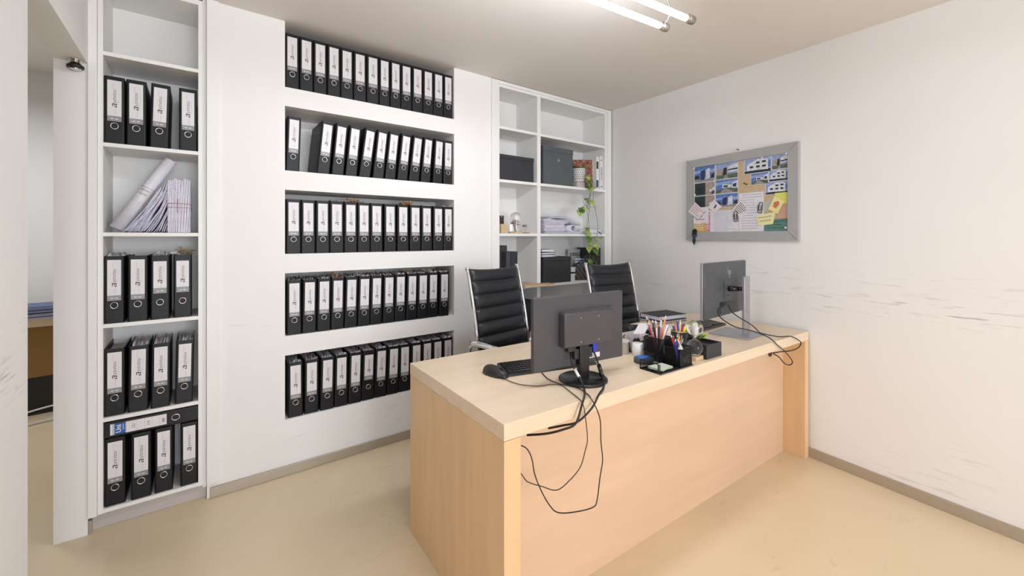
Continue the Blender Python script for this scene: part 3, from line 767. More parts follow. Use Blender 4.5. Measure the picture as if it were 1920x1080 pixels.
# ---------------------------------------------------------------- keyboards, mice, mat
def keyboard(name_label, loc, rz, L=0.44, Wd=0.135, m='plastic'):
    t = thing('keyboard', name_label, 'keyboard', loc, rz)
    b = MB(); pr = [(0, 0), (Wd, 0), (Wd, 0.022), (0.0, 0.010)]
    mt = Matrix(((0, 0, 1, 0), (1, 0, 0, 0), (0, 1, 0, 0), (0, 0, 0, 1)))
    b.prism(pr, 0, L, m, mtx=mt); kb_ = b.build('body', t)
    b = MB(); sl = math.atan2(0.012, Wd)
    for r_ in range(6):
        y = 0.012+r_*0.0195; x = 0.008
        while x < L-0.02:
            wk = 0.016
            if r_ == 0 and 0.08 < x < 0.17: wk = 0.016*5+0.012
            if not (L*0.66 < x < L*0.675 or L*0.79 < x < L*0.80):
                z = 0.010+0.012*(y/Wd)
                b.box((x, y, z-0.001), (x+wk, y+0.0165, z+0.006), 'gloss')
            x += wk+0.0028
    b.build('keys', kb_)
    return t
keyboard('black keyboard beside the black mouse, partly behind the nearer monitor', (1.050, 1.418, T), R(-14))
keyboard('dark grey keyboard under the far monitor', (2.40, 1.37, T), R(2), m='plastic_g')
def mouse(label, loc, rz, k=1.0):
    t = thing('computer_mouse', label, 'mouse', loc, rz)
    L, W2, H_ = 0.062*k, 0.032*k, 0.036*k
    def fn(u, v):
        a = u*PI; q = v*2*PI
        x = W2*math.sin(a)**0.8*math.cos(q)*(0.92+0.08*math.cos(a)); y = L*math.cos(a)
        z = max(0, math.sin(a))**0.7*math.sin(q)
        h = H_*(0.9+0.16*math.cos(a)) if z > 0 else 0.003
        return (x, y, 0.003+z*h)
    b = MB(); b.grid(fn, 16, 24, 'plastic'); sh_ = b.build('shell', t)
    b = MB(); b.lathe([(0.008, -0.0035), (0.009, 0), (0.008, 0.0035)], 'gloss', n=14, mtx=Matrix.Translation((0, -0.034*k, 0.030*k)) @ Matrix.Rotation(R(90), 4, 'Y')); b.build('scroll_wheel', sh_)
    return t
mouse('black computer mouse on the bare desk left of the keyboard', (1.022, 1.474, T), R(8), 1.12)
t = thing('mouse_mat', 'round black mouse mat under the second mouse', 'mouse mat', (2.235, 1.685, T), 0)
b = MB(); b.lathe([(0.128, 0), (0.13, 0.001), (0.13, 0.003), (0.128, 0.004)], 'felt', n=48); b.lathe([(0.045, 0.0), (0.045, 0.012), (0.03, 0.016)], 'felt', n=24, mtx=Matrix.Translation((0.03, -0.10, 0)) @ Matrix.Diagonal((1.4, 0.8, 1, 1))); b.build('pad', t)
mouse('black computer mouse on the round black mat', (2.205, 1.70, T+0.0045), R(150))

# ---------------------------------------------------------------- cables
def cable(name, label, pts, r_=0.0022, extra=None):
    t = thing(name, label, 'cable', pts[0])
    o = Vector(pts[0]); q = [tuple(Vector(p)-o) for p in pts]
    b = MB(); b.tube(q, r_, 'cable', n=8, sub=6); b.build('cord', t)
    if extra:
        for (nm, i, rr, m) in extra:
            a, c = Vector(q[i]), Vector(q[i+1]); b = MB(); b.tube([a.lerp(c, .05), a.lerp(c, .95)], rr, m, n=10, sub=1); b.build(nm, t)
    return t
cable('mouse_cable', 'thin black mouse cable trailing over the desk edge, the shorter hanging loop', [(1.012, 1.415, 0.79), (1.018, 1.364, 0.787), (1.03, 1.306, 0.787), (1.076, 1.252, 0.787), (1.119, 1.239, 0.787), (1.151, 1.209, 0.787), (1.131, 1.136, 0.787), (1.102, 1.056, 0.787), (1.104, 1.043, 0.771), (1.11, 1.04, 0.736), (1.122, 1.04, 0.649), (1.11, 1.04, 0.609), (1.091, 1.045, 0.556), (1.045, 1.05, 0.523), (0.992, 1.06, 0.502), (0.932, 1.07, 0.531), (0.887, 1.09, 0.553), (0.879, 1.11, 0.569), (0.860, 1.13, 0.60)], 0.0017)
cable('keyboard_cable', 'thin black keyboard cable with the longer hanging loop in front of the desk', [(1.194, 1.373, 0.787), (1.162, 1.298, 0.787), (1.157, 1.226, 0.787), (1.182, 1.147, 0.787), (1.163, 1.075, 0.787), (1.142, 1.042, 0.787), (1.150, 1.030, 0.765), (1.178, 1.03, 0.705), (1.188, 1.035, 0.622), (1.203, 1.04, 0.546), (1.189, 1.04, 0.488), (1.179, 1.045, 0.407), (1.159, 1.045, 0.387), (1.082, 1.05, 0.398), (1.0, 1.06, 0.421), (0.957, 1.06, 0.464), (0.924, 1.07, 0.528), (0.908, 1.08, 0.579), (0.904, 1.09, 0.627), (0.895, 1.11, 0.656), (0.862, 1.13, 0.672)], 0.0021)
cable('power_cable', 'thick black power cable with a white sleeve, from the nearer monitor over the desk edge', [(1.214, 1.218, 0.905), (1.196, 1.195, 0.880), (1.19, 1.17, 0.852), (1.175, 1.13, 0.833), (1.161, 1.1, 0.815), (1.124, 1.055, 0.806), (1.090, 1.038, 0.775), (1.057, 1.035, 0.722), (1.018, 1.06, 0.702), (0.976, 1.1, 0.685), (0.932, 1.15, 0.674)], 0.0042, [('white_sleeve', 2, 0.0056, 'white')])
cable('video_cable', 'thick black video cable with a ferrite bead, curving over the desk edge', [(1.340, 1.205, 0.888), (1.345, 1.185, 0.840), (1.329, 1.15, 0.801), (1.267, 1.09, 0.789), (1.189, 1.046, 0.789), (1.135, 1.032, 0.757), (1.082, 1.05, 0.716), (1.047, 1.09, 0.698), (1.025, 1.14, 0.676)], 0.0038, [('ferrite_bead', 1, 0.0085, 'gloss')])
cable('video_cable', 'black cable looping from the far monitor across its stand down to the desk grommet', [(2.431, 1.228, 0.961), (2.388, 1.21, 0.931), (2.355, 1.16, 0.906), (2.364, 1.1, 0.878), (2.419, 1.05, 0.862), (2.498, 1.01, 0.831), (2.540, 0.988, 0.805), (2.600, 0.985, 0.768), (2.708, .985, 0.712), (2.855, 1.0, 0.627), (2.869, 1.02, 0.598), (2.843, 1.04, 0.61), (2.828, 1.06, 0.642), (2.845, 1.10, 0.653)], 0.003)
cable('power_cable', 'black cable from the far monitor arcing past the desk corner to the grommet', [(2.564, 1.236, 0.964), (2.548, 1.20, 0.919), (2.579, 1.11, 0.86), (2.655, 1.10, 0.81), (2.69, 1.09, 0.797), (2.71, 1.05, 0.792), (2.72, 1.015, 0.791), (2.79, .985, 0.789), (2.845, .968, 0.765), (2.882, .964, 0.741), (2.874, 0.975, 0.712), (2.831, 1.00, 0.695), (2.815, 1.05, 0.68), (2.845, 1.10, 0.658)], 0.003)

# ---------------------------------------------------------------- wall board
WA = math.atan2(0.117, 1.0)             # lean of the right wall from +y
# board frame: local x runs towards the camera along the wall, local y up out (normal into room)
BO = Vector((xw(1.848)-0.001, 1.848, 1.349))
ux = Vector((-0.117, -1, 0)).normalized(); nrm = Vector((-1, 0.117, 0)).normalized()
BM = Matrix(((ux.x, 0, nrm.x, BO.x), (ux.y, 0, nrm.y, BO.y), (0, 1, 0, BO.z), (0, 0, 0, 1)))   # (u, v, out)
def wall_thing(name, label, cat, group=None):
    t = thing(name, label, cat, (0, 0, 0), 0, group); t.matrix_world = BM; return t
BWd, BHt, FW = 0.822, 0.631, 0.062
board = wall_thing('pin_board', 'grey framed pin board covered in photos and notes, on the right wall', 'pin board')
for (nm, q) in (('frame_rail', [(0, 0), (BWd, 0), (BWd-FW, FW), (FW, FW)]), ('frame_rail', [(0, BHt), (FW, BHt-FW), (BWd-FW, BHt-FW), (BWd, BHt)]),
                ('frame_stile', [(0, 0.0003), (FW-0.0003, FW), (FW-0.0003, BHt-FW), (0, BHt-0.0003)]), ('frame_stile', [(BWd, 0.0003), (BWd, BHt-0.0003), (BWd-FW+0.0003, BHt-FW), (BWd-FW+0.0003, FW)])):
    b = MB(); b.prism([(u_*(1-0.0022)+0.411*0.0022, v_*(1-0.003)+0.3155*0.003) for u_, v_ in q], 0.0, 0.030, 'greyframe'); b.build(nm, board)
MB().box((FW+0.0005, FW+0.0005, 0.002), (BWd-FW-0.0005, BHt-FW-0.0005, 0.018), 'cork').build('cork_panel', board)
b = MB(); b.tube([(0.417, 0.652, 0.0), (0.417, 0.652, 0.025)], 0.0035, 'ink', n=8, sub=1); tag(b.build('nail'), 'small dark nail in the wall just above the pin board', 'nail').matrix_world = BM
def V(z): return z-1.349
cS, cD, cG = solid('sky blue print', 92, 126, 190), solid('pale sky print', 150, 170, 214), solid('building white print', 222, 222, 228)
cK, cV, cA = solid('dark window print', 38, 44, 56), solid('olive ground print', 92, 104, 84), solid('grey road print', 150, 150, 156)
cN, cB = solid('deep navy print', 44, 60, 104), solid('taupe print', 170, 156, 146)
def photo(label, x0, x1, z0, z1, kind, lay=0):
    t = wall_thing('photo_print', label, 'photo', 'building photos on the pin board')
    y0, y1 = V(z0), V(z1); W_, H_ = x1-x0, y1-y0; d = 0.0183+lay*0.0006
    b = MB(); b.box((x0, y0, d), (x1, y1, d+0.0004), 'label'); b.build('print', t)
    b = MB(); b.recalc = False; e = d+0.0005
    P = lambda q, m, k=0: b.poly([(x0+W_*(0.02+0.96*a), y0+H_*(0.02+0.96*c), e+0.00006*k) for a, c in q], m)
    if kind == 'blue':
        P([(0, 0), (1, 0), (1, 1), (0, 1)], 'sky blue print'); P([(0, .55), (.5, .62), (1, .5), (1, .75), (.5, .8), (0, .7)], 'pale sky print', 1)
        P([(0, 0), (1, 0), (1, .25), (.7, .2), (0, .3)], 'grey road print', 2); P([(.3, .15), (.5, .12), (.55, .8), (.32, .7)], 'deep navy print', 3)
        P([(.55, .15), (.78, .2), (.75, .85), (.6, .75)], 'building white print', 3); P([(0, .2), (.28, .2), (.2, .45), (0, .4)], 'dark window print', 3); P([(.8, .2), (1, .2), (1, .55), (.85, .4)], 'dark window print', 3)
    elif kind == 'taupe':
        P([(0, 0), (1, 0), (1, 1), (0, 1)], 'pale sky print'); P([(0, 0), (1, 0), (1, .3), (0, .25)], 'olive ground print', 1); P([(.05, .25), (.55, .22), (.55, .7), (.05, .62)], 'taupe print', 2)
        P([(.3, .24), (.5, .24), (.5, .72), (.36, .7)], 'dark window print', 3); P([(.55, .4), (1, .42), (1, .9), (.55, .78)], 'building white print', 3); P([(.55, .5), (1, .52), (1, .62), (.55, .58)], 'dark window print', 4); P([(.35, 0), (.6, 0), (.5, .2), (.42, .2)], 'grey road print', 4)
    elif kind == 'street':
        P([(0, 0), (1, 0), (1, 1), (0, 1)], 'sky blue print'); P([(0, .6), (1, .7), (1, .9), (0, .82)], 'pale sky print', 1); P([(0, 0), (1, 0), (1, .3), (.5, .4), (0, .2)], 'olive ground print', 1)
        P([(.3, .4), (.7, .38), (.7, .62), (.32, .66)], 'building white print', 2); P([(.36, .44), (.56, .43), (.56, .56), (.36, .58)], 'dark window print', 3); P([(.72, .35), (1, .3), (1, .85), (.74, .7)], 'building white print', 3); P([(.78, .42), (.94, .4), (.94, .68), (.78, .62)], 'deep navy print', 4); P([(.2, 0), (.9, 0), (.5, .33), (.35, .33)], 'grey road print', 4)
    elif kind == 'dark':
        P([(0, 0), (.55, 0), (.55, 1), (0, 1)], solid('dark green print', 38, 62, 60)); P([(.55, 0), (1, 0), (1, 1), (.55, 1)], 'taupe print', 1); P([(.1, .3), (.4, .2), (.4, .6), (.1, .7)], 'dark window print', 2); P([(.72, .35), (1, .6), (1, .3), (.8, .2)], 'building white print', 3); P([(.85, .05), (1, .05), (1, .35), (.85, .3)], 'deep navy print', 3)
    elif kind == 'white':
        P([(0, 0), (1, 0), (1, 1), (0, 1)], 'pale sky print'); P([(0, 0), (1, 0), (1, .2), (0, .15)], 'dark window print', 1); P([(.1, .2), (.9, .15), (.9, .85), (.5, .95), (.1, .6)], 'building white print', 2)
        for (a, c) in ((.2, .35), (.45, .35), (.68, .35), (.45, .62), (.68, .65)): P([(a, c), (a+.14, c), (a+.14, c+.14), (a, c+.14)], 'dark window print', 3)
        P([(.9, .3), (1, .3), (1, .8), (.9, .7)], 'sky blue print', 3)
    b.build('picture', t); return t
photo('photo of a tall blue-lit building, top left corner of the board', 0.066, 0.244, 1.796, 1.922, 'blue')
photo('photo of low taupe buildings, second in the top left row', 0.250, 0.424, 1.800, 1.918, 'taupe')
photo('photo half dark green and half beige, under the top left photo', 0.068, 0.243, 1.694, 1.793, 'dark')
photo('photo of a street under blue sky, centre of the left photo block', 0.247, 0.424, 1.694, 1.797, 'street')
photo('beige photo with a teal edge, lowest at the left of the block', 0.066, 0.243, 1.597, 1.691, 'dark', 0)
photo('photo of a white house under deep blue sky, lowest right in the left block', 0.247, 0.424, 1.592, 1.691, 'blue')
photo('photo of a white apartment block with dark windows, top of the right half', 0.467, 0.653, 1.814, 1.917, 'white')
photo('photo of a round tower and green plant, top right corner', 0.655, 0.757, 1.820, 1.917, 'taupe')
photo('photo of a white house against blue, second row of the right half', 0.515, 0.634, 1.734, 1.812, 'street')
photo('photo of stacked balconies, right end of the second row', 0.636, 0.757, 1.743, 1.818, 'white')
photo('photo of a flat-roofed white villa, third row at the right edge', 0.614, 0.757, 1.657, 1.741, 'white', 0)
M['faint_print'] = mat('faint print', srgb(196, 195, 204), 0.6)
def sheet(name, label, cat, pts, m, lines=0, lay=1, lm='faint_print', group=None, heavy=0.0):
    """flat paper given by 4 corner points (u, z), BL BR TR TL"""
    t = wall_thing(name, label, cat, group); d = 0.0185+lay*0.0012
    b = MB(); b.prism([(u, V(z)) for u, z in pts], d, d+0.0004, m); b.build('sheet', t)
    if lines:
        b = MB(); b.recalc = False; A, B_, Cc, Dd = [Vector((u, V(z))) for u, z in pts]
        rnd = random.Random(label)
        for k in range(lines):
            v = (k+1)/(lines+1); hgt = 0.35/(lines+1)
            l0, r0 = A.lerp(Dd, v), B_.lerp(Cc, v); l1, r1 = A.lerp(Dd, v+hgt), B_.lerp(Cc, v+hgt)
            s0, s1 = 0.06+0.1*rnd.random(), 0.94-0.35*rnd.random()
            q = [l0.lerp(r0, s0), l0.lerp(r0, s1), l1.lerp(r1, s1), l1.lerp(r1, s0)]
            b.poly([(p.x, p.y, d+0.0005) for p in q], lm)
        b.build('print', t)
    return t
def rect(u0, z0, u1, z1): return [(u0, z0), (u1, z0), (u1, z1), (u0, z1)]
sheet('paper_sheet', 'large striped text sheets in the lower left of the board', 'paper', rect(0.205, 1.411, 0.428, 1.570), 'paper', 22, 0)
sheet('paper_sheet', 'tall lined sheet in the lower middle of the board', 'paper', rect(0.431, 1.411, 0.603, 1.683), 'paper', 14, 0)
sheet('paper_sheet', 'orange leaflet in the bottom left corner of the board', 'paper', rect(0.072, 1.411, 0.165, 1.492), solid('orange print', 224, 176, 92), 4, 0, 'label')
sheet('paper_sheet', 'narrow pink strip beside the orange leaflet', 'paper', rect(0.168, 1.416, 0.203, 1.580), solid('pink print', 216, 150, 158), 8, 0, 'label')
sheet('paper_sheet', 'white card behind the tilted note at the left edge of the board', 'paper', rect(0.062, 1.480, 0.190, 1.603), 'paper', 4, 1, 'pink print')
sheet('note_card', 'white tilted note card with red lines over the left frame', 'note', [(0.022, 1.575), (0.110, 1.510), (0.165, 1.570), (0.085, 1.645)], 'label', 4, 11, 'pink print')
sheet('note_card', 'small tilted white card with a purple mark', 'note', [(0.189, 1.602), (0.240, 1.552), (0.300, 1.598), (0.245, 1.648)], 'label', 0, 2)
sheet('note_card', 'tilted white printed card in the middle of the board', 'note', [(0.380, 1.568), (0.452, 1.504), (0.505, 1.565), (0.440, 1.634)], 'label', 6, 3, 'ink')
sheet('sticky_note', 'pale yellow crumpled note at the lower right', 'note', [(0.570, 1.450), (0.665, 1.458), (0.684, 1.540), (0.556, 1.520)], solid('pale yellow paper', 236, 232, 176), 2, 3, 'cork')
sheet('sticky_note', 'tilted yellow note with a red drawing', 'note', [(0.634, 1.560), (0.695, 1.523), (0.738, 1.606), (0.675, 1.645)], solid('yellow paper', 238, 228, 160), 0, 4)
sheet('sticky_note', 'lime yellow note at the right edge of the board', 'note', rect(0.676, 1.592, 0.752, 1.664), solid('lime paper', 226, 226, 120), 0, 1)
sheet('paper_sheet', 'brown paper behind the yellow notes', 'paper', rect(0.686, 1.494, 0.756, 1.590), solid('salmon paper', 206, 168, 140), 0, 0)
sheet('paper_sheet', 'grey corner of a folder between the sheets', 'paper', [(0.605, 1.550), (0.684, 1.550), (0.684, 1.645), (0.605, 1.60)], solid('grey folder', 190, 190, 186), 0, 0)
t = sheet('photo_print', 'photo of green leaves over teal water, bottom right corner of the board', 'photo', rect(0.607, 1.411, 0.755, 1.492), solid('teal print', 92, 130, 130), 3, 1, solid('leaf print', 70, 116, 60))
# red drawing on the yellow note and purple mark on the small card are prints: parts of those notes
for o in [q for q in C.objects if q.get('label') in ('tilted yellow note with a red drawing', 'small tilted white card with a purple mark')]:
    b = MB(); b.recalc = False
    if 'red' in o['label']: b.poly([(u, V(z), 0.0185+0.0048+0.0006) for u, z in ((0.665, 1.575), (0.685, 1.560), (0.708, 1.590), (0.700, 1.610), (0.672, 1.603))], solid('red print', 214, 120, 100))
    else: b.poly([(u, V(z), 0.0185+0.0024+0.0006) for u, z in ((0.234, 1.590), (0.248, 1.588), (0.262, 1.612), (0.250, 1.618))], solid('purple print', 92, 60, 130))
    b.build('drawing', o)
def clip(label, u, z, rot):
    t = wall_thing('paper_clip', label, 'paper clip', 'large black paper clips')
    b = MB(); w_, h = 0.014, 0.035; c, s = math.cos(rot), math.sin(rot)
    pts = [(-w_, h*.5), (-w_, -h*.8), (-w_*.7, -h), (w_*.7, -h), (w_, -h*.8), (w_, h*.8), (w_*.6, h), (-w_*.3, h), (-w_*.55, h*.8), (-w_*.55, -h*.4), (0, -h*.62), (w_*.5, -h*.4), (w_*.5, h*.45)]
    b.tube([(u+x*c-y*s, V(z)+x*s+y*c, 0.0245) for x, y in pts], 0.0022, 'gloss', n=6, sub=3); b.build('wire', t)
clip('large black paper clip left of the tilted printed card', 0.408, 1.520, 0.1)
clip('large black paper clip on the tall lined sheet, near the yellow notes', 0.582, 1.573, -0.1)
b = MB()
for (a_, c_) in (((0, 0), (FW, FW)), ((BWd, 0), (BWd-FW, FW)), ((0, BHt), (FW, BHt-FW)), ((BWd, BHt), (BWd-FW, BHt-FW))):
    b.tube([(a_[0]*0.985+0.006, a_[1]*0.985+0.005, 0.0298), (c_[0], c_[1], 0.0298)], 0.0007, 'plastic', n=6, sub=1)
for (a_, c_) in (((FW, BHt-FW), (BWd-FW, BHt-FW)), ((FW, FW), (FW, BHt-FW))):
    b.tube([(a_[0], a_[1], 0.0285), (c_[0], c_[1], 0.0285)], 0.0012, 'plastic', n=6, sub=1)
b.build('frame_joint', board)
for (u, z, lab) in ((0.073, 1.913, 'top left corner of the board'), (0.752, 1.912, 'top right corner of the board'), (0.080, 1.704, 'beside the dark green photo'), (0.245, 1.795, 'between the left photos, upper'),
                    (0.245, 1.692, 'between the left photos, lower'), (0.597, 1.912, 'top edge above the apartment photo'), (0.748, 1.433, 'bottom right leaf photo'), (0.205, 1.570, 'on the pink strip top')):
    b = MB(); b.lathe([(0.002, 0.0192), (0.002, 0.024), (0.0065, 0.026), (0.0065, 0.031)], 'white', n=10, mtx=Matrix.Translation((u, V(z), 0)))
    o = b.build('push_pin'); o.matrix_world = BM; tag(o, 'white push pin, '+lab, 'pin', 'white push pins')
for (u, z, lab) in ((0.475, 1.750, 'on the bare cork, left'), (0.490, 1.742, 'on the bare cork, right'), (0.610, 1.748, 'beside the villa photo')):
    b = MB(); b.lathe([(0.0012, 0.0184), (0.0012, 0.024), (0.005, 0.026), (0.005, 0.030)], 'ink', n=10, mtx=Matrix.Translation((u, V(z), 0)))
    o = b.build('push_pin'); o.matrix_world = BM; tag(o, 'dark push pin, '+lab, 'pin', 'dark push pins')
t = wall_thing('car_key', 'black car key with fob hanging at the lower left of the board', 'key')
b = MB(); b.prism([(0.064, 0.030), (0.098, 0.026), (0.102, 0.075), (0.094, 0.086), (0.074, 0.084), (0.066, 0.070)], 0.032, 0.044, 'gloss'); b.build('fob', t)
b = MB(); b.prism([(0.062, -0.012), (0.078, -0.040), (0.092, -0.008), (0.086, 0.024), (0.070, 0.026)], 0.034, 0.038, solid('dark steel', 70, 74, 92, 0.3, metal=0.8)); b.build('blade', t)
b = MB(); b.tube([(0.084, 0.084, 0.038), (0.078, 0.12, 0.030), (0.080, 0.15, 0.026)], 0.0012, 'ring', n=6, sub=4)
for dx in (0.0, 0.012): b.lathe([(0.003, 0.0), (0.003, 0.001)], 'ring', n=8, mtx=Matrix.Translation((0.078+dx, 0.036, 0.0441)))
b.build('key_ring', t)

# ---------------------------------------------------------------- ceiling lamp (two tubes)
LZ = 2.36
lamp = thing('tube_light', 'pendant fitting with two bare lit tubes and metal end caps, under the ceiling', 'ceiling light', (1.0, 1.15, LZ), R(-6))
# local x along the tubes
def l2(x, y):  # world -> local xy
    v = Vector((x-1.0, y-1.15, 0)); v.rotate(Matrix.Rotation(R(6), 3, 'Z')); return v.x, v.y
for (xe, ye) in ((1.753, 1.150), (1.789, 1.040)):
    lx, ly = l2(xe, ye)
    b = MB(); b.tube([(lx-1.20, ly, 0), (lx-0.02, ly, 0)], 0.0133, 'tube', n=24, sub=1)
    iw_ = b.mi('white')
    for f_ in b.bm.faces:
        f_.normal_update(); c_ = f_.calc_center_median()
        if c_.z > 0.0133*0.45: f_.material_index = iw_
    b.recalc = True; b.build('lamp_tube', lamp)
    for x0, s in ((lx-0.02, 1), (lx-1.20, -1)):
        b = MB(); q = Matrix.Translation((x0, ly, 0)) @ Matrix.Rotation(R(90), 4, 'Y')
        b.lathe([(0.012, -0.004), (0.0125, 0.004), (0.0125, 0.012), (0.0185, 0.013), (0.0195, 0.016), (0.0195, 0.045), (0.015, 0.053)], solid('satin nickel', 168, 160, 150, 0.3, metal=0.9), n=20, mtx=q if s > 0 else Matrix.Translation((x0, ly, 0)) @ Matrix.Rotation(R(-90), 4, 'Y')); b.build('end_cap', lamp)
ax_, ay_ = l2(1.753, 1.150); bx_, by_ = l2(1.789, 1.040)
b = MB(); b.tube([(ax_+0.01, ay_, 0.015), (ax_+0.02, ay_-0.015, 0.04), (ax_+0.01, ay_-0.03, 0.07), (ax_-0.04, ay_-0.05, 0.11), (ax_-0.10, ay_-0.055, zc(1.2)-LZ-0.003)], 0.0035, 'satin nickel', n=8, sub=5); b.build('support_rod', lamp)
b = MB(); b.tube([(ax_-1.12, ay_, 0.013), (ax_-1.12, ay_-0.05, 0.08), (ax_-1.07, ay_-0.055, zc(1.2)-LZ-0.003)], 0.0035, 'satin nickel', n=8, sub=5); b.build('support_rod', lamp)
b = MB(); b.box((ax_-1.12, ay_-0.075, zc(1.2)-LZ-0.015), (ax_-0.08, ay_-0.035, zc(1.2)-LZ-0.001), 'lam', bev=0.002); b.build('ceiling_bar', lamp)

# door stop under the lintel
t = thing('door_stopper', 'metal door stopper with a black rubber ring under the lintel', 'door stopper', (-0.430, 2.685, 2.168), 0)
b = MB(); b.lathe([(0.0225, -0.001), (0.0225, -0.004), (0.021, -0.005), (0.021, -0.026)], 'chrome', n=24); b.build('base', t)
b = MB(); b.lathe([(0.026, -0.026), (0.029, -0.028), (0.029, -0.037), (0.026, -0.039)], 'rubber', n=24); b.build('rubber_ring', t)
b = MB(); b.lathe([(0.021, -0.039), (0.019, -0.045), (0.008, -0.047)], 'chrome', n=24); b.build('end_cap', t)

# ---------------------------------------------------------------- things on the right-hand shelves
def lid_box(label, x0, x1, y0, y1, z0, h, m, lid=0.03, ringz=None, rz=0, group=None):
    t = thing('storage_box', label, 'box', ((x0+x1)/2, (y0+y1)/2, z0), rz, group)
    w_, d_ = (x1-x0)/2, (y1-y0)/2
    MB().box((-w_+0.003, -d_+0.003, 0), (w_-0.003, d_-0.003, h-lid), m, bev=0.0015).build('body', t)
    MB().box((-w_, -d_, h-lid+0.0003), (w_, d_, h), m, bev=0.0025).build('lid', t)
    if ringz:
        pts = [(0.012*math.cos(a), -d_+0.0015, ringz+0.012*math.sin(a)) for a in [2*PI*k/20 for k in range(20)]]
        b = MB(); b.tube(pts, 0.0028, 'ring', n=6, sub=1, closed=True); b.build('ring', t)
    return t
lid_box('black lidded box in the narrow bay, second shelf', 1.930, 2.292, YB+0.012, YB+0.26, 1.8325, 0.205, 'blackcard')
lid_box('tall slate grey lidded box with a metal ring, wide bay second shelf', 2.395, 2.760, YB+0.012, YB+0.27, 1.8325, 0.335, 'slate', lid=0.045, ringz=0.22)
lid_box('black lidded box in the wide bay behind the chairs', 2.395, 2.735, YB+0.012, YB+0.26, 0.9685, 0.228, 'blackcard', lid=0.035)
def book(label, x0, x1, y0, y1, z0, z1, cover, group=None, lean=0.0, cat='book', name='book', rz=0.0):
    """upright book, spine facing -y"""
    t = thing(name, label, cat, ((x0+x1)/2, y0, z0), rz, group); w_ = (x1-x0)/2; c = 0.002; D_ = y1-y0; H_ = z1-z0
    b = MB(); b.box((-w_, 0, 0), (-w_+c, D_, H_), cover); b.box((w_-c, 0, 0), (w_, D_, H_), cover); b.box((-w_+c, 0, 0), (w_-c, c, H_), cover); b.build('cover', t)
    MB().box((-w_+c+0.0002, c+0.0002, 0.003), (w_-c-0.0002, D_-0.004, H_-0.003), 'paper').build('pages', t)
    return t
def flat_book(label, loc, rz, L, W_, h, cover, group=None, name='book'):
    t = thing(name, label, 'book', loc, rz, group); c = 0.0025
    b = MB(); b.box((0, 0, 0), (L, W_, c), cover); b.box((0, 0, h-c), (L, W_, h), cover); b.box((0, W_-c, c), (L, W_, h-c), cover); b.build('cover', t)
    MB().box((0.004, 0.004, c+0.0002), (L-0.004, W_-c-0.0002, h-c-0.0002), 'paper').build('pages', t); return t
# books on the black box
flat_book('black flat book lying on the black box in the wide bay', (2.40, YB+0.03, 1.1968), 0, 0.16, 0.20, 0.022, 'blackcard')
flat_book('black book on top of the small pile on the black box', (2.40, YB+0.035, 1.2190), 0.03, 0.165, 0.20, 0.018, 'blackcard')
flat_book('grey-beige book topmost on the small pile on the black box', (2.40, YB+0.03, 1.2425), 0, 0.145, 0.19, 0.022, solid('greige cover', 186, 176, 168))
b = MB(); rnd = random.Random(2)
b.tube([(0, 0, 0.006), (0.02, -0.005, 0.016), (0.045, 0, 0.004)], 0.0035, 'paper', n=6, sub=5); tag(b.build('curled_paper', None, (2.52, YB+0.02, 1.1975)), 'small curl of white paper on the black box beside the books', 'paper')

# framed autumn picture, white magazines, titled spine
t = thing('picture_frame', 'canvas print of reddish brown rock leaning behind the plant pot', 'picture', (3.0, YB+0.105, 1.8322), R(-34))
mc = bpy.data.materials.new('rock print'); mc.use_nodes = True; nt = mc.node_tree; nz = nt.nodes.new('ShaderNodeTexNoise'); nz.inputs['Scale'].default_value = 6; nz.inputs['Distortion'].default_value = 2.2
cr = nt.nodes.new('ShaderNodeValToRGB'); cr.color_ramp.elements[0].position = 0.35; cr.color_ramp.elements[0].color = srgb(60, 30, 22); cr.color_ramp.elements[1].position = 0.7; cr.color_ramp.elements[1].color = srgb(212, 160, 110)
e_ = cr.color_ramp.elements.new(0.52); e_.color = srgb(160, 84, 58)
nt.links.new(nz.outputs['Fac'], cr.inputs[0]); nt.links.new(cr.outputs[0], nt.nodes['Principled BSDF'].inputs['Base Color']); M['rock'] = mc
b = MB(); mt = Matrix.Rotation(R(-4), 4, 'X')
b.box((-0.14, 0, 0.002), (0.085, 0.012, 0.292), 'white', mtx=mt); b.build('canvas', t)
b = MB(); b.box((-0.139, -0.0008, 0.003), (0.084, -0.0001, 0.291), 'rock', mtx=mt); b.build('picture', t)
book('thin white magazine with small photos, between the rock picture and the titled spine', 3.090, 3.128, YB+0.03, YB+0.23, 1.8325, 2.15, 'white', 'magazines beside the rock picture')
t = book('white book with a black title running down its spine, right end of the plant shelf', 3.132, 3.172, YB+0.02, YB+0.25, 1.8325, 2.16, 'white', 'magazines beside the rock picture')
b = MB(); b.recalc = False
me, mt = text_fit('GERMANA', 0.014, 0.13, 0, 0.02)
DOWN = Matrix(((0, 1, 0, 0), (0, 0, -1, 0), (-1, 0, 0, 0), (0, 0, 0, 1)))
b.addmesh(me, 'ink', Matrix.Translation((0.0, -0.0008, 0.155)) @ DOWN @ mt)
b.lathe([(0.007, 0), (0.007, 0.0004)], 'ink', n=14, mtx=Matrix.Translation((0, -0.0003, 0.285)) @ Matrix.Rotation(R(90), 4, 'X')); b.lathe([(0.007, 0), (0.007, 0.0004)], 'ink', n=14, mtx=Matrix.Translation((0, -0.0003, 0.03)) @ Matrix.Rotation(R(90), 4, 'X')); b.build('spine_title', t)
b = MB(); b.recalc = False
o = [q for q in C.objects if str(q.get('label', '')).startswith('thin white magazine')][0]
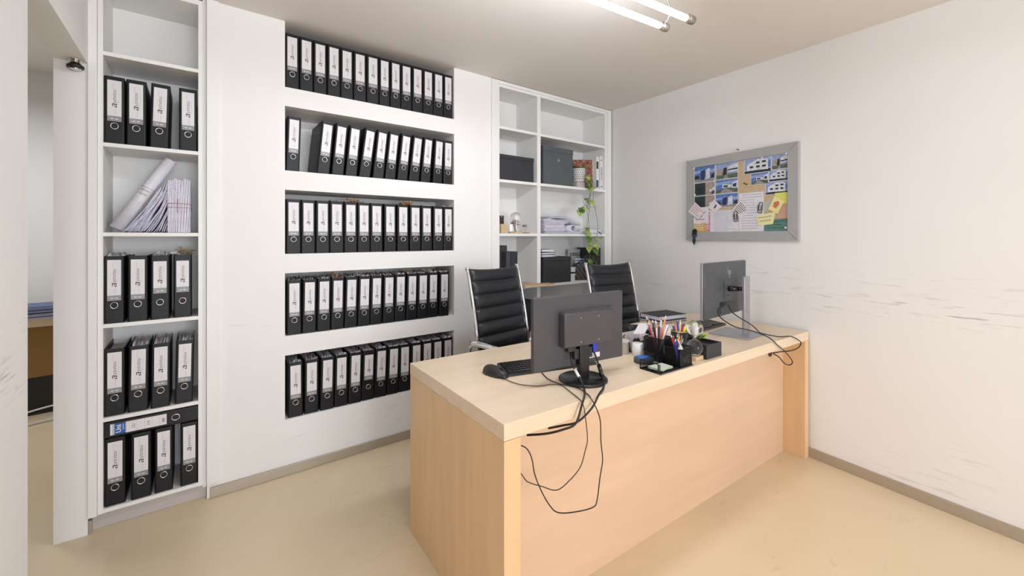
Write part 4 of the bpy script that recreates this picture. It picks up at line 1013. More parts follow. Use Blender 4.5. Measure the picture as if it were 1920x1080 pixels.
b.poly([(-0.016, -0.0006, 0.20), (0.010, -0.0006, 0.20), (0.010, -0.0006, 0.27), (-0.016, -0.0006, 0.27)], 'dark window print'); b.poly([(-0.018, -0.0006, 0.02), (0.010, -0.0006, 0.02), (0.010, -0.0006, 0.09), (-0.018, -0.0006, 0.09)], 'deep navy print'); b.build('cover_photos', o)

# trailing plant in patterned pot
t = thing('potted_plant', 'trailing variegated pothos in a white patterned pot, hanging down the wide bay', 'plant', (2.872, YB+0.055, 1.8325))
b = MB(); b.box((-0.05, -0.035, 0), (0.05, 0.045, 0.055), 'grey_cup', bev=0.004); b.lathe([(0.045, 0.0555), (0.060, 0.075), (0.064, 0.15), (0.064, 0.178), (0.058, 0.178), (0.055, 0.165)], 'white', n=28); pot_ = b.build('pot', t)
b = MB(); b.recalc = False
for r_ in range(5):
    for k in range(22):
        a = 2*PI*(k+0.5*(r_ % 2))/22; z = 0.080+r_*0.020; rr = 0.0650
        q = []
        for (da, dz_) in ((-0.07, 0), (0, -0.011), (0.07, 0), (0, 0.011)): q.append((rr*math.cos(a+da), rr*math.sin(a+da), z+dz_))
        b.poly(q, 'slate')
b.build('pot_pattern', pot_)
b = MB(); b.lathe([(0.052, 0.160), (0.054, 0.170)], solid('potting soil', 60, 44, 32, 0.9), n=20); b.build('soil', pot_)
rnd = random.Random(11); vines = []
def leaf(mb, p, dirv, s, m, droop=0.35):
    d = Vector(dirv).normalized(); sd = d.cross(Vector((0, 0, 1)))
    if sd.length < 0.1: sd = Vector((1, 0, 0))
    sd.normalize(); up = sd.cross(d)
    prof = [(0, 0.02), (0.12, 0.34), (0.3, 0.46), (0.55, 0.36), (0.8, 0.17), (1.0, 0.01)]
    P = Vector(p); L = []; Rr = []; Mm = []
    for u, wv in prof:
        c = P + d*s*u - Vector((0, 0, 1))*droop*s*u*u; Mm.append(c - up*0.06*s*math.sin(PI*u)); L.append(c+sd*wv*s); Rr.append(c-sd*wv*s)
    i = mb.mi(m)
    for k in range(len(prof)-1):
        for A, B_ in ((L, Mm), (Mm, Rr)):
            f = mb.bm.faces.new([mb.bm.verts.new(x) for x in (A[k], A[k+1], B_[k+1], B_[k])]); f.material_index = i; f.smooth = True
# vine paths, local to the pot; shelf edge is at y = -0.055 locally
V1 = [(0.02, -0.03, 0.165), (0.05, -0.075, 0.10), (0.085, -0.075, -0.02), (0.075, -0.072, -0.14), (0.055, -0.075, -0.26), (0.03, -0.08, -0.36), (0.045, -0.08, -0.46), (0.075, -0.08, -0.58), (0.06, -0.085, -0.70), (0.085, -0.085, -0.84)]
V2 = [(0.03, -0.02, 0.170), (0.09, -0.07, 0.12), (0.125, -0.078, 0.02), (0.115, -0.078, -0.10), (0.155, -0.078, -0.24), (0.175, -0.08, -0.33), (0.165, -0.08, -0.45), (0.13, -0.085, -0.56), (0.10, -0.085, -0.70), (0.12, -0.09, -0.84)]
V3 = [(0.0, -0.04, 0.165), (0.02, -0.08, 0.06), (0.065, -0.08, -0.05), (0.03, -0.085, -0.12), (-0.03, -0.09, -0.18), (-0.085, -0.095, -0.20)]
V4 = [(0.085, -0.076, -0.05), (0.03, -0.08, -0.17), (0.035, -0.08, -0.25), (0.055, -0.08, -0.33), (0.05, -0.08, -0.40)]
for i, v in enumerate((V1, V2, V3, V4)): 
    b = MB(); b.tube(v, 0.0021, 'stem', n=6, sub=5); b.build('vine', t)
b = MB(); b.recalc = False
spots = []
for k in range(16):
    a = rnd.uniform(0, 2*PI); spots.append(((0.03*math.cos(a), 0.03*math.sin(a), 0.170+rnd.random()*0.02), (math.cos(a), math.sin(a)-0.4, rnd.uniform(0.3, 0.9)), rnd.uniform(0.05, 0.075)))
spots += [((0.02, -0.02, 0.19), (1, -0.4, 0.6), 0.11)]
def along(v, f):
    k = f*(len(v)-1); i = min(int(k), len(v)-2); return Vector(v[i]).lerp(Vector(v[i+1]), k-i)
for f in (0.10, 0.14, 0.20): spots.append((along(V1, f), (rnd.uniform(-.6, 1), -0.6, -0.3), 0.065))
for z in (0.02, 0.05): spots += [((0.03, -0.08, z), (0.3, -0.5, -0.8), 0.06), ((0.07, -0.08, z+0.01), (-0.6, -0.4, -0.5), 0.055)]
for p in (( 0.03, -0.085, -0.10), (0.06, -0.085, -0.11), (0.09, -0.085, -0.115), (0.02, -0.085, -0.13), (0.11, -0.085, -0.14)): spots.append((p, (rnd.uniform(-1, 1), -0.4, rnd.uniform(-.8, 0.1)), 0.062))
for p in ((-0.03, -0.09, -0.18), (-0.06, -0.09, -0.19), (-0.085, -0.095, -0.20), (-0.09, -0.095, -0.22), (-0.05, -0.09, -0.205), (-0.105, -0.095, -0.21), (0.0, -0.09, -0.16)): spots.append((p, (rnd.uniform(-1, .6), -0.4, rnd.uniform(-1, -0.1)), 0.06))
for f in (0.57, 0.585, 0.60, 0.66, 0.70, 0.74, 0.78, 0.80, 0.83, 0.86, 0.88, 0.91, 0.94, 0.97, 1.0):
    spots.append((along(V1, f), (rnd.uniform(-1, .8), -0.5, rnd.uniform(-.8, .2)), rnd.uniform(0.055, 0.075)))
for f in (0.62, 0.68, 0.74, 0.78, 0.82, 0.86, 0.90, 0.93, 0.96, 1.0):
    spots.append((along(V2, f), (rnd.uniform(-.4, 1), -0.5, rnd.uniform(-.8, .2)), rnd.uniform(0.055, 0.075)))
for p in ((0.18, -0.09, -0.72), (0.20, -0.09, -0.76), (0.17, -0.09, -0.80), (0.2, -0.09, -0.84)): spots.append((p, (1, -.4, -.2), 0.075))
for i, (p, d, s) in enumerate(spots): leaf(b, p, d, s, 'leaf' if i % 3 else 'leaf_d')
b.build('foliage', t)

# papers pile in wide bay
def pile_sheet(b, x0, x1, y0, y1, z, th, m, wav, ph, lift=0.0):
    fn = lambda u, v: (x0+(x1-x0)*u, y0+(y1-y0)*v, z+wav*math.sin(5*u+ph)*(0.4+0.6*(1-v))+lift*u*u)
    b.grid(fn, 10, 3, m, thick=lambda u, v: (fn(u, v)[0], fn(u, v)[1], fn(u, v)[2]+th))
rnd = random.Random(9); z = 1.4035
for k, (lab, n_, x0, x1) in enumerate((('lowest spread of loose sheets in the paper pile, wide bay', 4, 2.40, 2.84), ('thick middle block of the paper pile, wide bay', 9, 2.392, 2.66), ('upper wavy sheets of the paper pile, wide bay', 7, 2.39, 2.70))):
    b = MB()
    for j in range(n_):
        th = 0.0030 if k != 1 else 0.0058
        pile_sheet(b, x0+rnd.uniform(0, .015), x1+rnd.uniform(-.03, .03), YB-0.01+rnd.uniform(0, .02), YB+0.24, z, th, 'paper_b' if j % 2 else 'paper', 0.0006 if k < 2 else 0.0009, rnd.random()*6, 0.0 if k < 2 else 0.0)
        z += th+0.0018
    z += 0.002
    tag(b.build('paper_pile'), lab, 'papers', 'papers piled in the wide bay')
b = MB()
for j in range(5):
    x0_, z0_ = 2.46, z-0.002
    fn = lambda u, v, j=j: (2.44+0.40*u, YB-0.006+0.2*v, z+j*0.0040+0.012*math.sin(PI*min(1, u*1.15))-(0.050*max(0, u-0.62)/0.38 if u > 0.62 else 0))
    b.grid(fn, 14, 2, 'paper_b' if j % 2 else 'paper', thick=lambda u, v, f=fn: (f(u, v)[0], f(u, v)[1], f(u, v)[2]+0.0022))
tag(b.build('paper_pile'), 'topmost drooping sheets of the paper pile, wide bay', 'papers', 'papers piled in the wide bay')
t = thing('paper_roll', 'flattened white paper roll lying right of the paper pile, wide bay', 'paper roll', (0, 0, 0)); b = MB()
b.tube([(2.88, YB+0.06, 1.4265), (3.0, YB+0.05, 1.4255), (3.16, YB+0.045, 1.4255)], 0.0225, 'paper', n=16, sub=3); b.build('sheet', t)
t = thing('paper_roll', 'short open roll of white paper tucked into the pile, wide bay', 'paper roll', (0, 0, 0)); b = MB()
roll(b, (2.745, YB-0.004, 1.452), (2.745, YB+0.20, 1.452), 0.030, 'paper'); b.build('sheet', t)

# narrow bay third shelf: wood block, card, flower dome
zz = 1.4025
MBo = MB().box((0, 0, 0), (0.066, 0.05, 0.075), 'tan', bev=0.002).build('wooden_block', None, (1.955, YB+0.02, zz)); tag(MBo, 'small pale wooden block at the left of the narrow bay', 'block')
t = thing('name_card', 'small black card standing on the wooden block', 'card', (1.957, YB+0.04, zz+0.0755)); MB().box((0, 0, 0), (0.040, 0.006, 0.067), solid('brown black card', 52, 46, 40)).build('card', t)
b = MB(); b.lathe([(0.004, 0), (0.004, 0.0006)], 'white', n=10, mtx=Matrix.Translation((0.018, -0.0001, 0.058)) @ Matrix.Rotation(R(90), 4, 'X')); b.build('dot', t)
t = thing('glass_dome', 'clear glass dome on a wooden base over pink flowers', 'ornament', (2.135, YB+0.065, zz)); 
MB().lathe([(0.058, 0), (0.060, 0.002), (0.060, 0.012), (0.057, 0.014)], 'tan', n=32).build('base', t)
prof = [(0.047, 0.0145), (0.047, 0.13)] + [(0.047*math.cos(a), 0.13+0.047*math.sin(a)) for a in (R(20), R(40), R(60), R(78))] + [(0.003, 0.178)]
MB().lathe(prof, 'glass', n=32, cap=False).build('glass', t)
rnd = random.Random(3); b = MB(); fl = solid('pink petals', 206, 150, 196); pz = MB()
for k in range(7):
    a = rnd.uniform(0, 2*PI); r0 = rnd.uniform(.008, .022); top = (r0*math.cos(a), r0*math.sin(a), 0.06+0.05*rnd.random())
    b.tube([(0.004*math.cos(a), 0.004*math.sin(a), 0.0145), (0.01*math.cos(a), 0.01*math.sin(a), 0.04), top], 0.0016, solid('dry stems', 196, 164, 130), n=6, sub=4)
    for j in range(5):
        q = 2*PI*j/5; leaf(pz, top, (math.cos(q), math.sin(q), 0.5), 0.022, 'pink petals', 0.1)
b.build('stems', t); pz.build('petals', t)
# round glass bottle ornament outline beside the dome
t = thing('dried_flower', 'loose purple dried flower right of the glass dome', 'flower', (2.222, YB+0.04, zz)); pz = MB(); b = MB()
b.box((-0.03, -0.012, 0), (0.034, 0.02, 0.008), 'kraft paper'); b.tube([(0.0, 0, 0.008), (-0.01, 0, 0.05)], 0.0016, 'dry stems', n=6, sub=1); b.build('stalk', t)
for j in range(9):
    q = 2*PI*j/9; leaf(pz, (-0.01, 0, 0.060), (math.cos(q), math.sin(q)*.7, rnd.uniform(-.3, .8)), 0.032, 'pink petals', 0.1)
pz.build('petals', t)

# narrow bay fourth shelf: black files standing
for (x0, x1, h, m, lab, yy) in ((1.928, 1.962, 0.335, 'blackcard', 'tall black folder at the left wall of the narrow bay', 0.06), (1.965, 2.050, 0.335, 'blackcard', 'tall black folder box in the middle of the three, narrow bay', 0.07), (2.000, 2.040, 0.285, 'plastic_g', 'dark grey slim folder in front of the black ones, narrow bay', 0.012), (2.045, 2.115, 0.285, 'blackcard', 'shorter black file box at the right of the group, narrow bay', 0.012)):
    book(lab, x0, x1, YB+yy, YB+(0.26 if x0 != 2.000 else 0.066), 0.9685, 0.9685+h, m, 'black folders in the narrow bay', cat='folder', name='folder')
# wooden board and papers low in narrow bay
MBo = MB().prism([(0, 0), (0.30, -0.01), (0.31, 0.085), (0.195, 0.095), (0.19, 0.25), (0, 0.25)], 0, 0.012, 'tan').build('wooden_board', None, (2.112, YB-0.10, 0.9690)); tag(MBo, 'thin pale wooden board sticking out over the shelf edge behind the left chair', 'board')
# wide bay shelf: magazine, mesh magazine holder, black binders, small items
t = thing('magazine', 'grey magazine with large black letters at the back of the wide bay', 'magazine', (2.905, YB+0.225, 0.9685), R(-3)); MB().box((0, 0, 0), (0.21, 0.006, 0.285), solid('grey magazine cover', 200, 202, 204)).build('cover', t)
b = MB(); b.recalc = False; me, mt = text_fit('DESIGN', 0.032, 0.18, 0, 0.03); b.addmesh(me, 'ink', Matrix.Translation((0.110, -0.0008, 0.235)) @ FACE @ mt); b.build('title', t)
t = thing('magazine_holder', 'black lattice magazine holder with a sloping front, wide bay', 'magazine holder', (2.955, YB+0.02, 0.9685), R(-38))
def lattice():
    m = bpy.data.materials.new('lattice metal'); m.use_nodes = True; nt = m.node_tree; bs = nt.nodes['Principled BSDF']; bs.inputs['Base Color'].default_value = srgb(28, 28, 30)
    tc = nt.nodes.new('ShaderNodeTexCoord'); mp = nt.nodes.new('ShaderNodeMapping'); mp.inputs['Rotation'].default_value = (0, R(35), 0); nt.links.new(tc.outputs['Object'], mp.inputs[0])
    sp = nt.nodes.new('ShaderNodeSeparateXYZ'); nt.links.new(mp.outputs[0], sp.inputs[0])
    def st(s, f, th):
        mu = nt.nodes.new('ShaderNodeMath'); mu.operation = 'MULTIPLY'; nt.links.new(s, mu.inputs[0]); mu.inputs[1].default_value = f
        fr = nt.nodes.new('ShaderNodeMath'); fr.operation = 'FRACT'; nt.links.new(mu.outputs[0], fr.inputs[0])
        g = nt.nodes.new('ShaderNodeMath'); g.operation = 'GREATER_THAN'; nt.links.new(fr.outputs[0], g.inputs[0]); g.inputs[1].default_value = th; return g.outputs[0]
    a, c = st(sp.outputs[0], 30, 0.72), st(sp.outputs[2], 110, 0.5)
    mx = nt.nodes.new('ShaderNodeMath'); mx.operation = 'MAXIMUM'; nt.links.new(a, mx.inputs[0]); nt.links.new(c, mx.inputs[1]); nt.links.new(mx.outputs[0], bs.inputs['Alpha']); return m
M['lattice'] = lattice()
for s, nm in ((0.0, 'side_panel'), (0.085, 'side_panel')):
    b = MB(); b.prism([(-0.13, 0.0), (0.09, 0.0), (0.09, 0.255), (0.02, 0.255), (-0.13, 0.13)], 0, 0.002, 'lattice', mtx=Matrix(((1, 0, 0, 0), (0, 0, 1, s), (0, 1, 0, 0), (0, 0, 0, 1)))); b.build(nm, t)
b = MB()
for s in (0.001, 0.086): b.tube([(-0.13, s, 0.003), (0.09, s, 0.003), (0.09, s, 0.255), (0.02, s, 0.255), (-0.13, s, 0.13)], 0.003, 'plastic', n=6, sub=1, closed=True)
b.tube([(-0.13, 0, 0.13), (-0.13, 0.086, 0.13)], 0.003, 'plastic', n=6, sub=1); b.box((-0.13, 0.003, 0.0), (0.09, 0.084, 0.002), 'plastic'); b.box((0.088, 0.003, 0.0), (0.0895, 0.084, 0.254), 'plastic'); b.build('frame', t)
b = MB(); rnd = random.Random(12)
for k in range(5): b.box((-0.11, 0.012+k*0.014, 0.004), (0.08, 0.018+k*0.014, 0.15+0.012*k), 'paper' if k % 2 == 0 else 'sky blue print')
tag(b.build('magazine_stack', None, (2.955, YB+0.02, 0.9685), R(-38)), 'magazines standing inside the black lattice holder', 'magazines')
for (x0, x1, lab) in ((3.062, 3.112, 'black file left of the pair at the right end, behind the vine'), (3.115, 3.174, 'black file with a white tab at the right end of the wide bay')):
    o = book(lab, x0, x1, YB+0.05, YB+0.26, 0.9685, 1.268, 'blackcard', 'black files at the right end of the wide bay', cat='folder', name='folder')
MB().box((-0.012, -0.001, 0.11), (0.02, -0.0001, 0.125), 'label').build('white_tab', o)
for j, (z0_, h, m, lab) in enumerate(((0.9685, 0.045, 'white', 'small white carton on the shelf beside the lattice holder'), (1.0140, 0.022, 'paper', 'white pad on the small carton'), (1.0365, 0.014, 'gloss', 'black case on the white pad'), (1.0510, 0.045, 'white', 'small white box topmost beside the lattice holder'))):
    tag(MB().box((2.745, YB+0.03, z0_), (2.80+0.005*(j % 2), YB+0.12, z0_+h), m, bev=0.002).build('small_box'), lab, 'box')
# lower shelf things behind the chair: dark tray, tools
t = thing('letter_tray', 'black open tray low in the cabinet behind the left chair', 'tray', (1.95, YB-0.02, 0.5305)); b = MB(); b.box((0, 0, 0), (0.34, 0.26, 0.30), 'plastic', bev=0.004); b.build('body', t)
b = MB(); b.tube([(0.0, -0.005, 0.305), (0.33, -0.005, 0.305), (0.33, 0.25, 0.305), (0.0, 0.25, 0.305)], 0.004, 'gloss', n=6, sub=1, closed=True); b.build('rim', t)
tag(MB().tube([(2.38, YB-0.02, 0.86), (2.45, YB+0.01, 0.855), (2.50, YB+0.03, 0.835)], 0.004, 'grey_cup', n=8, sub=4).box((2.36, YB-0.03, 0.5305), (2.50, YB+0.16, 0.835), 'slate').build('magazine_box'), 'grey box with papers low in the wide bay behind the monitor', 'box')
# dark bag/second seat behind near monitor, lower leaf tips: part of pothos

# ---------------------------------------------------------------- desk clutter
def flatpt(x, y, z=T): return (x, y, z)
# books by the far edge
flat_book('black-covered thick book on top of the pile at the far edge of the desk', (2.52, 1.68, T+0.0165), R(-10), 0.26, 0.18, 0.030, 'blackcard')
flat_book('white notebook in front of the book pile, behind the pens', (2.30, 1.50, T), R(-16), 0.15, 0.11, 0.022, 'white')
flat_book('dark book at the bottom of the pile on the desk', (2.50, 1.665, T), R(-8), 0.27, 0.19, 0.016, 'blackcard')
# cups and dish
t = thing('paper_cup', 'pale grey ribbed pot, left of the pair beside the organiser', 'pot', (1.735, 1.365, T)); b = MB(); b.lathe([(0.028, 0), (0.029, 0.002), (0.029, 0.058), (0.033, 0.059), (0.033, 0.066), (0.026, 0.067), (0.026, 0.06)], 'grey_cup', n=28); b.build('body', t)
t = thing('paper_cup', 'light grey smooth pot, right of the pair beside the organiser', 'pot', (1.752, 1.290, T)); b = MB(); b.lathe([(0.026, 0), (0.027, 0.002), (0.027, 0.060), (0.024, 0.064), (0.012, 0.064), (0.011, 0.058)], 'white', n=28); b.build('body', t)
t = thing('tape_dish', 'low round grey dish with a blue centre at the left of the organiser', 'dish', (1.682, 1.205, T)); b = MB(); b.lathe([(0.043, 0), (0.045, 0.002), (0.045, 0.020), (0.040, 0.022)], 'slate', n=32); b.build('body', t)
b = MB(); b.lathe([(0.033, 0.0225), (0.033, 0.025), (0.030, 0.026)], solid('blue disc', 44, 110, 200), n=32); b.build('disc', t)

# black mesh organiser: L (1.584,1.151) F (1.581,1.045) R (1.816,1.045)
t = thing('desk_organiser', 'black wire mesh desk organiser with trays at the front edge of the desk', 'organiser', (1.583, 1.050, T), R(-2))
def wire(b, pts, r_=0.0022, closed=False): b.tube(pts, r_, 'gloss', n=6, sub=1, closed=closed)
b = MB(); b.box((0, 0, 0), (0.240, 0.105, 0.002), 'mesh'); b.box((0.149, 0.105, 0), (0.240, 0.20, 0.002), 'mesh')
b.box((0, 0, 0.002), (0.001, 0.012, 0.042), 'mesh'); b.build('bottom', t)
b = MB()
wire(b, [(0, 0, 0.002), (0.24, 0, 0.002), (0.24, 0.105, 0.002), (0, 0.105, 0.002)], 0.003, True)
wire(b, [(0.15, 0.105, 0.002), (0.15, 0.2, 0.002), (0.24, 0.2, 0.002), (0.24, 0.105, 0.002)])
wire(b, [(0, 0.012, 0.0), (0, 0.012, 0.042), (0, 0.105, 0.042), (0, 0.105, 0)]); wire(b, [(0, 0.105, 0.042), (0.15, 0.105, 0.042)]); b.build('frame', t)
b = MB(); b.box((0.001, 0.104, 0.002), (0.149, 0.105, 0.041), 'mesh'); b.build('rear_screen', t)
lt = thing('letter_rack', 'black mesh letter rack with rounded dividers, behind the pale pots and the organiser', 'letter rack', (1.772, 1.330, T), R(-3))
b = MB(); b.box((0, 0, 0), (0.13, 0.075, 0.002), 'mesh'); b.build('bottom', lt)
for k_, h_ in enumerate((0.052, 0.066, 0.080)):
    y_ = 0.001+0.035*k_; b = MB()
    b.prism([(0, 0.002), (0.13, 0.002), (0.13, h_-0.018), (0.112, h_), (0.018, h_), (0, h_-0.018)], 0, 0.001, 'mesh', mtx=Matrix(((1, 0, 0, 0), (0, 0, 1, y_), (0, 1, 0, 0), (0, 0, 0, 1))))
    wire(b, [(0, y_, 0.002), (0.13, y_, 0.002), (0.13, y_, h_-0.018), (0.124, y_, h_-0.006), (0.112, y_, h_), (0.018, y_, h_), (0.006, y_, h_-0.006), (0, y_, h_-0.018)], 0.0022, True); b.build('divider', lt)
b = MB()
for (x0, y0, x1, y1, h) in ((0.150, 0.004, 0.236, 0.085, 0.085), (0.150, 0.090, 0.236, 0.196, 0.11)):
    for q in ((x0, y0, x1, y0+0.001), (x0, y1, x1, y1+0.001), (x0, y0, x0+0.001, y1), (x1, y0, x1+0.001, y1)): b.box((q[0], q[1], 0.002), (q[2], q[3], h), 'mesh')
    wire(b, [(x0, y0, h), (x1, y0, h), (x1, y1, h), (x0, y1, h)], 0.0022, True)
    for p in ((x0, y0), (x1, y0), (x1, y1), (x0, y1)): wire(b, [(p[0], p[1], 0), (p[0], p[1], h)])
b.build('pen_compartments', t)
# green note pad in the tray
b = MB(); rnd = random.Random(8)
for k in range(6):
    a = rnd.uniform(-.4, .4); b.box((-0.045, -0.030, k*0.0016), (0.045, 0.030, k*0.0016+0.0011), solid('pale green paper', 206, 216, 196), mtx=Matrix.Rotation(a*0.6, 4, 'Z'))
tag(b.build('note_pad', None, (1.650, 1.095, T+0.0062)), 'pale green notes fanned out in the front tray of the organiser', 'notes')
# letters in slots
def upright_card(label, x, y, rz, w_, h, m, tilt=0.0, z=T+0.0035, name='letter', cat='paper', th=0.0015):
    b = MB(); b.box((-w_/2, 0, 0), (w_/2, th, h), m, mtx=Matrix.Rotation(R(tilt), 4, 'X')); tag(b.build(name, None, (x, y, z), rz), label, cat); 
upright_card('white envelope standing in the letter rack, front', 1.835, 1.353, R(-3), 0.100, 0.076, 'paper', -6)
upright_card('cream card standing in the letter rack, behind the envelope', 1.838, 1.388, R(-3), 0.095, 0.088, 'label', -5)
b = MB(); b.box((-0.05, -0.028, 0), (0.05, 0.028, 0.003), 'label', mtx=Matrix.Rotation(R(-22), 4, 'Y') @ Matrix.Rotation(R(18), 4, 'Z')); tag(b.build('loose_card', None, (1.80, 1.300, T+0.125)), 'white loose card poking up behind the pens', 'paper')
# pens
pen_cols = [('wooden pencil', 200, 150, 96), ('purple pen', 120, 50, 120), ('black pen', 30, 30, 34), ('red pen', 186, 40, 60), ('blue pen', 50, 60, 150), ('yellow marker', 240, 214, 40), ('orange pencil', 226, 140, 80), ('white pen', 232, 230, 226), ('magenta pen', 176, 70, 120), ('green pen', 60, 110, 90)]
for n_, r_, g_, bb in pen_cols: solid(n_, r_, g_, bb, 0.4)
def pen(x, y, z, L, dx, dy, col, label, rr=0.0038, tip='label', grp='pens and pencils on the desk'):
    t = thing('pencil' if 'pencil' in col else ('marker' if 'marker' in col else 'pen'), label, 'pen', (x, y, z), 0, grp)
    d = Vector((dx, dy, 1)).normalized(); e = d*L
    b = MB(); b.tube([(0, 0, 0), tuple(e*0.93)], rr, col, n=8, sub=1); b.build('barrel', t)
    b = MB(); b.tube([tuple(e*0.93), tuple(e*0.955), tuple(e)], lambda u: rr*(1-0.75*u), tip, n=8, sub=1); b.build('tip', t)
PZ = T+0.0045
ct = {}
def pens(cx, cy, sx, sy, n, seed, where, h=(0.15, 0.20), z=PZ, cols=None):
    rnd = random.Random(seed); spec = []
    for k in range(n):
        c = (cols or [q[0] for q in pen_cols])[k % len(cols or pen_cols)]
        fx, fy = rnd.uniform(-1, 1), rnd.uniform(-1, 1)
        L = rnd.uniform(*h)
        side = 'leaning right' if fx > 0.33 else ('leaning left' if fx < -0.33 else 'nearly upright')
        dep = ' to the back' if fy > 0.4 else (' to the front' if fy < -0.4 else '')
        spec.append((c, fx, fy, L, side+dep))
    for k, (c, fx, fy, L, dsc) in enumerate(spec):
        same = sorted([q[3] for q in spec if q[0] == c and q[4] == dsc])
        rank = '' if len(same) == 1 else ('longer ' if L == same[-1] else ('shorter ' if L == same[0] else 'middling '))
        pen(cx-fx*sx*0.12, cy-fy*sy*0.12, z, L, fx*0.30, fy*0.26, c, '%s%s %s, %s' % (rank, c, dsc, where), rr=0.0062 if 'marker' in c else 0.0043, tip='label' if k % 2 else 'kraft paper')
pens(1.776, 1.190, 0.060, 0.06, 14, 1, 'in the rear compartment of the organiser', h=(0.165, 0.215), cols=['wooden pencil', 'purple pen', 'black pen', 'magenta pen', 'white pen', 'orange pencil', 'purple pen', 'black pen', 'white pen', 'wooden pencil', 'black pen', 'magenta pen', 'white pen', 'black pen'])
pens(1.776, 1.085, 0.055, 0.05, 9, 2, 'in the front compartment of the organiser', h=(0.11, 0.150), cols=['blue pen', 'red pen', 'green pen', 'white pen', 'orange pencil', 'black pen', 'red pen', 'white pen', 'black pen'])
# blue eraser block / ruler in the front compartment
b = MB(); b.box((-0.014, 0, 0), (0.014, 0.006, 0.115), solid('navy plastic', 44, 48, 120), mtx=Matrix.Rotation(R(-22), 4, 'Y')); tag(b.build('ruler', None, (1.765, 1.062, T+0.009)), 'navy blue plastic strip slanting in the front compartment of the organiser', 'ruler')
# binder clips
def binder_clip(label, loc, rz, m='gloss'):
    t = thing('binder_clip', label, 'clip', loc, rz, 'binder clips on the organiser')
    b = MB(); b.prism([(-0.010, 0), (0.010, 0), (0.003, 0.018), (-0.003, 0.018)], -0.016, 0.016, m, mtx=Matrix(((0, 0, 1, 0), (1, 0, 0, 0), (0, 1, 0, 0), (0, 0, 0, 1)))); b.build('body', t)
    b = MB()
    for s in (-1, 1): b.tube([(-0.010, 0, 0.018), (-0.006, s*0.012, 0.042), (0.006, s*0.012, 0.042), (0.010, 0, 0.018)], 0.0011, 'chrome', n=6, sub=4)
    b.build('handles', t)
binder_clip('black binder clip with silver handles up, behind the tall pens of the organiser', (1.790, 1.250, T+0.112), 0.3)
binder_clip('black binder clip on the front divider of the letter rack', (1.80, 1.332, T+0.053), -0.2)
binder_clip('pale green binder clip at the front compartment corner', (1.740, 1.055, T+0.087), 0.8, solid('pale green metal', 196, 208, 190))
# jar with golden rim and pens
t = thing('pen_jar', 'black cylindrical pen jar with a golden rim', 'pen jar', (1.928, 1.172, T)); b = MB(); b.lathe([(0.038, 0), (0.040, 0.002), (0.040, 0.118), (0.037, 0.118), (0.037, 0.004), (0.004, 0.004)], 'gloss', n=32, cap=False); b.lathe([(0.004, 0.0), (0.038, 0.0)], 'gloss', n=32, cap=False); b.build('body', t)
b = MB(); b.tube([(0.0385*math.cos(2*PI*k/32), 0.0385*math.sin(2*PI*k/32), 0.121) for k in range(32)], 0.0030, solid('gold rim', 206, 176, 96, 0.3, metal=0.8), n=8, sub=1, closed=True); b.build('rim', t)
pens(1.928, 1.172, 0.040, 0.040, 11, 5, 'in the gold-rimmed jar', h=(0.15, 0.17), z=T+0.008, cols=['blue pen', 'white pen', 'orange pencil', 'wooden pencil', 'red pen', 'yellow marker', 'orange pencil', 'blue pen', 'white pen', 'orange pencil', 'yellow marker'])
# hourglass
t = thing('hourglass', 'glass hourglass on a small wooden block, in front of the pen jar', 'hourglass', (1.918, 1.085, T))
MB().box((-0.033, -0.026, 0), (0.033, 0.026, 0.020), 'tan', bev=0.003).build('base', t)
prof = [(0.012, 0.021)] + [(0.038*math.sin(a), 0.058-0.038*math.cos(a)) for a in [R(q) for q in (25, 45, 65, 90, 115, 135, 150, 162)]] + [(0.005, 0.105)] + [(0.038*math.sin(a), 0.150+0.038*math.cos(a)) for a in [R(q) for q in (162, 150, 135, 115, 90, 65, 45, 25)]] + [(0.012, 0.187), (0.003, 0.189)]
MB().lathe(prof, 'glass', n=32, cap=False).build('glass', t)
b = MB(); b.lathe([(0.003, 0.113), (0.008, 0.122), (0.010, 0.132), (0.010, 0.168), (0.002, 0.170)], 'sand_and_glint', n=16); b.lathe([(0.003, 0.0225), (0.016, 0.024), (0.012, 0.03), (0.002, 0.036)], 'sand_and_glint', n=16); b.build('sand_and_glint', t)  # lower heap is sand; upper white column imitates a reflection in the bulb
# black box with plant cutting
t = thing('storage_box', 'low black open box on the desk holding a green sprig', 'box', (1.945, 1.062, T), R(-3)); W_, D_, H_ = 0.130, 0.17, 0.068
t.location = (1.957, 1.048, T)
b = MB()
for q in ((0, 0, W_, 0.004), (0, D_-0.004, W_, D_), (0, 0.004, 0.004, D_-0.004), (W_-0.004, 0.004, W_, D_-0.004)): b.box((q[0], q[1], 0.003), (q[2], q[3], H_), 'blackcard')
b.box((0, 0, 0), (W_, D_, 0.003), 'blackcard'); b.build('body', t)
MB().box((0.006, 0.006, 0.05), (W_-0.006, D_-0.03, 0.056), 'plastic').build('inner_tray', t)
b = MB(); b.recalc = False; rnd = random.Random(21)
for k in range(26):
    a = rnd.uniform(0, 2*PI); leaf(b, (rnd.uniform(-.04, .04), rnd.uniform(-.03, .03), 0.012+rnd.random()*0.02), (math.cos(a), math.sin(a), rnd.uniform(.2, 1.2)), 0.048, 'leaf' if k % 3 else 'leaf_d', 0.1)
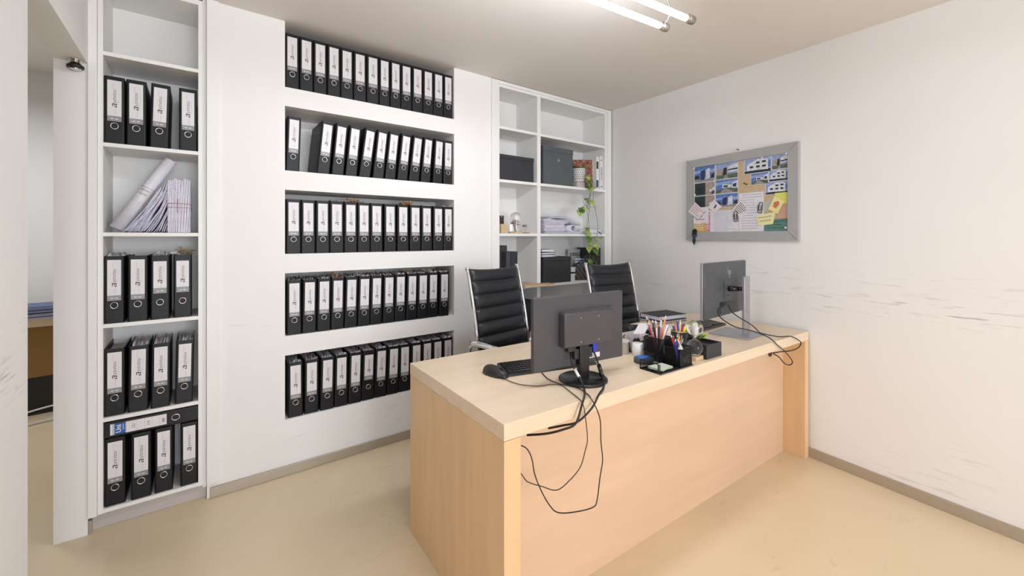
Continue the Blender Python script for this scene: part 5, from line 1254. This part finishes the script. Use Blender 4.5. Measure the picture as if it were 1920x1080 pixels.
for k in range(4): b.tube([(-.05, 0.0, 0.006), (0.0, 0.01*k-.02, 0.014), (0.045, 0.02*k-.03, 0.022)], 0.001, 'stem', n=5, sub=4)
tag(b.build('plant_sprig', None, (2.025, 1.145, T+0.060)), 'pale green leafy sprig lying in the black box', 'plant')
# spectacle/black note box behind organiser
tag(MB().box((0, 0, 0), (0.13, 0.08, 0.072), 'gloss', bev=0.003).build('note_box', None, (1.845, 1.222, T), R(2)), 'glossy black box behind the pen jar', 'box')

# ---------------------------------------------------------------- the other room
t = thing('desk', 'brown wooden desk seen through the doorway in the next room', 'desk', (-2.1, 4.55, 0), R(8))
MB().box((0, 0, 0.69), (1.5, 0.6, 0.75), 'wood', bev=0.002).build('tabletop', t)
MB().box((0.02, 0.05, 0.30), (1.48, 0.07, 0.6895), 'dark_wood').build('front_panel', t)
for x in (0.0, 1.45): MB().box((x, 0.03, 0), (x+0.05, 0.58, 0.6895), 'dark_wood').build('side_panel', t)
b = MB(); rnd = random.Random(6); z = 0
for k in range(12):
    th = rnd.uniform(.004, .012); b.box((-0.2+rnd.uniform(-.02, .02), -0.15+rnd.uniform(-.02, .02), z), (0.2+rnd.uniform(-.02, .02), 0.15, z+th), ('paper_b', 'paper', solid('blue folder', 70, 86, 130))[k % 3]); z += th+0.0006
tag(b.build('paper_pile', None, (-1.0, 4.82, 0.751), R(8)), 'pile of papers and blue folders on the desk in the next room', 'papers')
t = thing('computer_case', 'dark computer case on the floor under the desk in the next room', 'computer', (-1.35, 4.75, 0.0), R(8)); MB().box((0, 0, 0), (0.62, 0.30, 0.31), 'gloss', bev=0.005).build('case', t)
for k, lab in enumerate(('white cable on the floor under the far desk, nearer', 'white cable under the far desk, hanging higher')):
    b = MB(); b.tube([(-1.35, 4.52+0.03*k, 0.012), (-1.15, 4.50, 0.012+0.05*k), (-0.95, 4.55, 0.014+0.09*k), (-0.75, 4.60, 0.02+0.1*k)], 0.006, 'white', n=6, sub=5); tag(b.build('white_cable'), lab, 'cable')
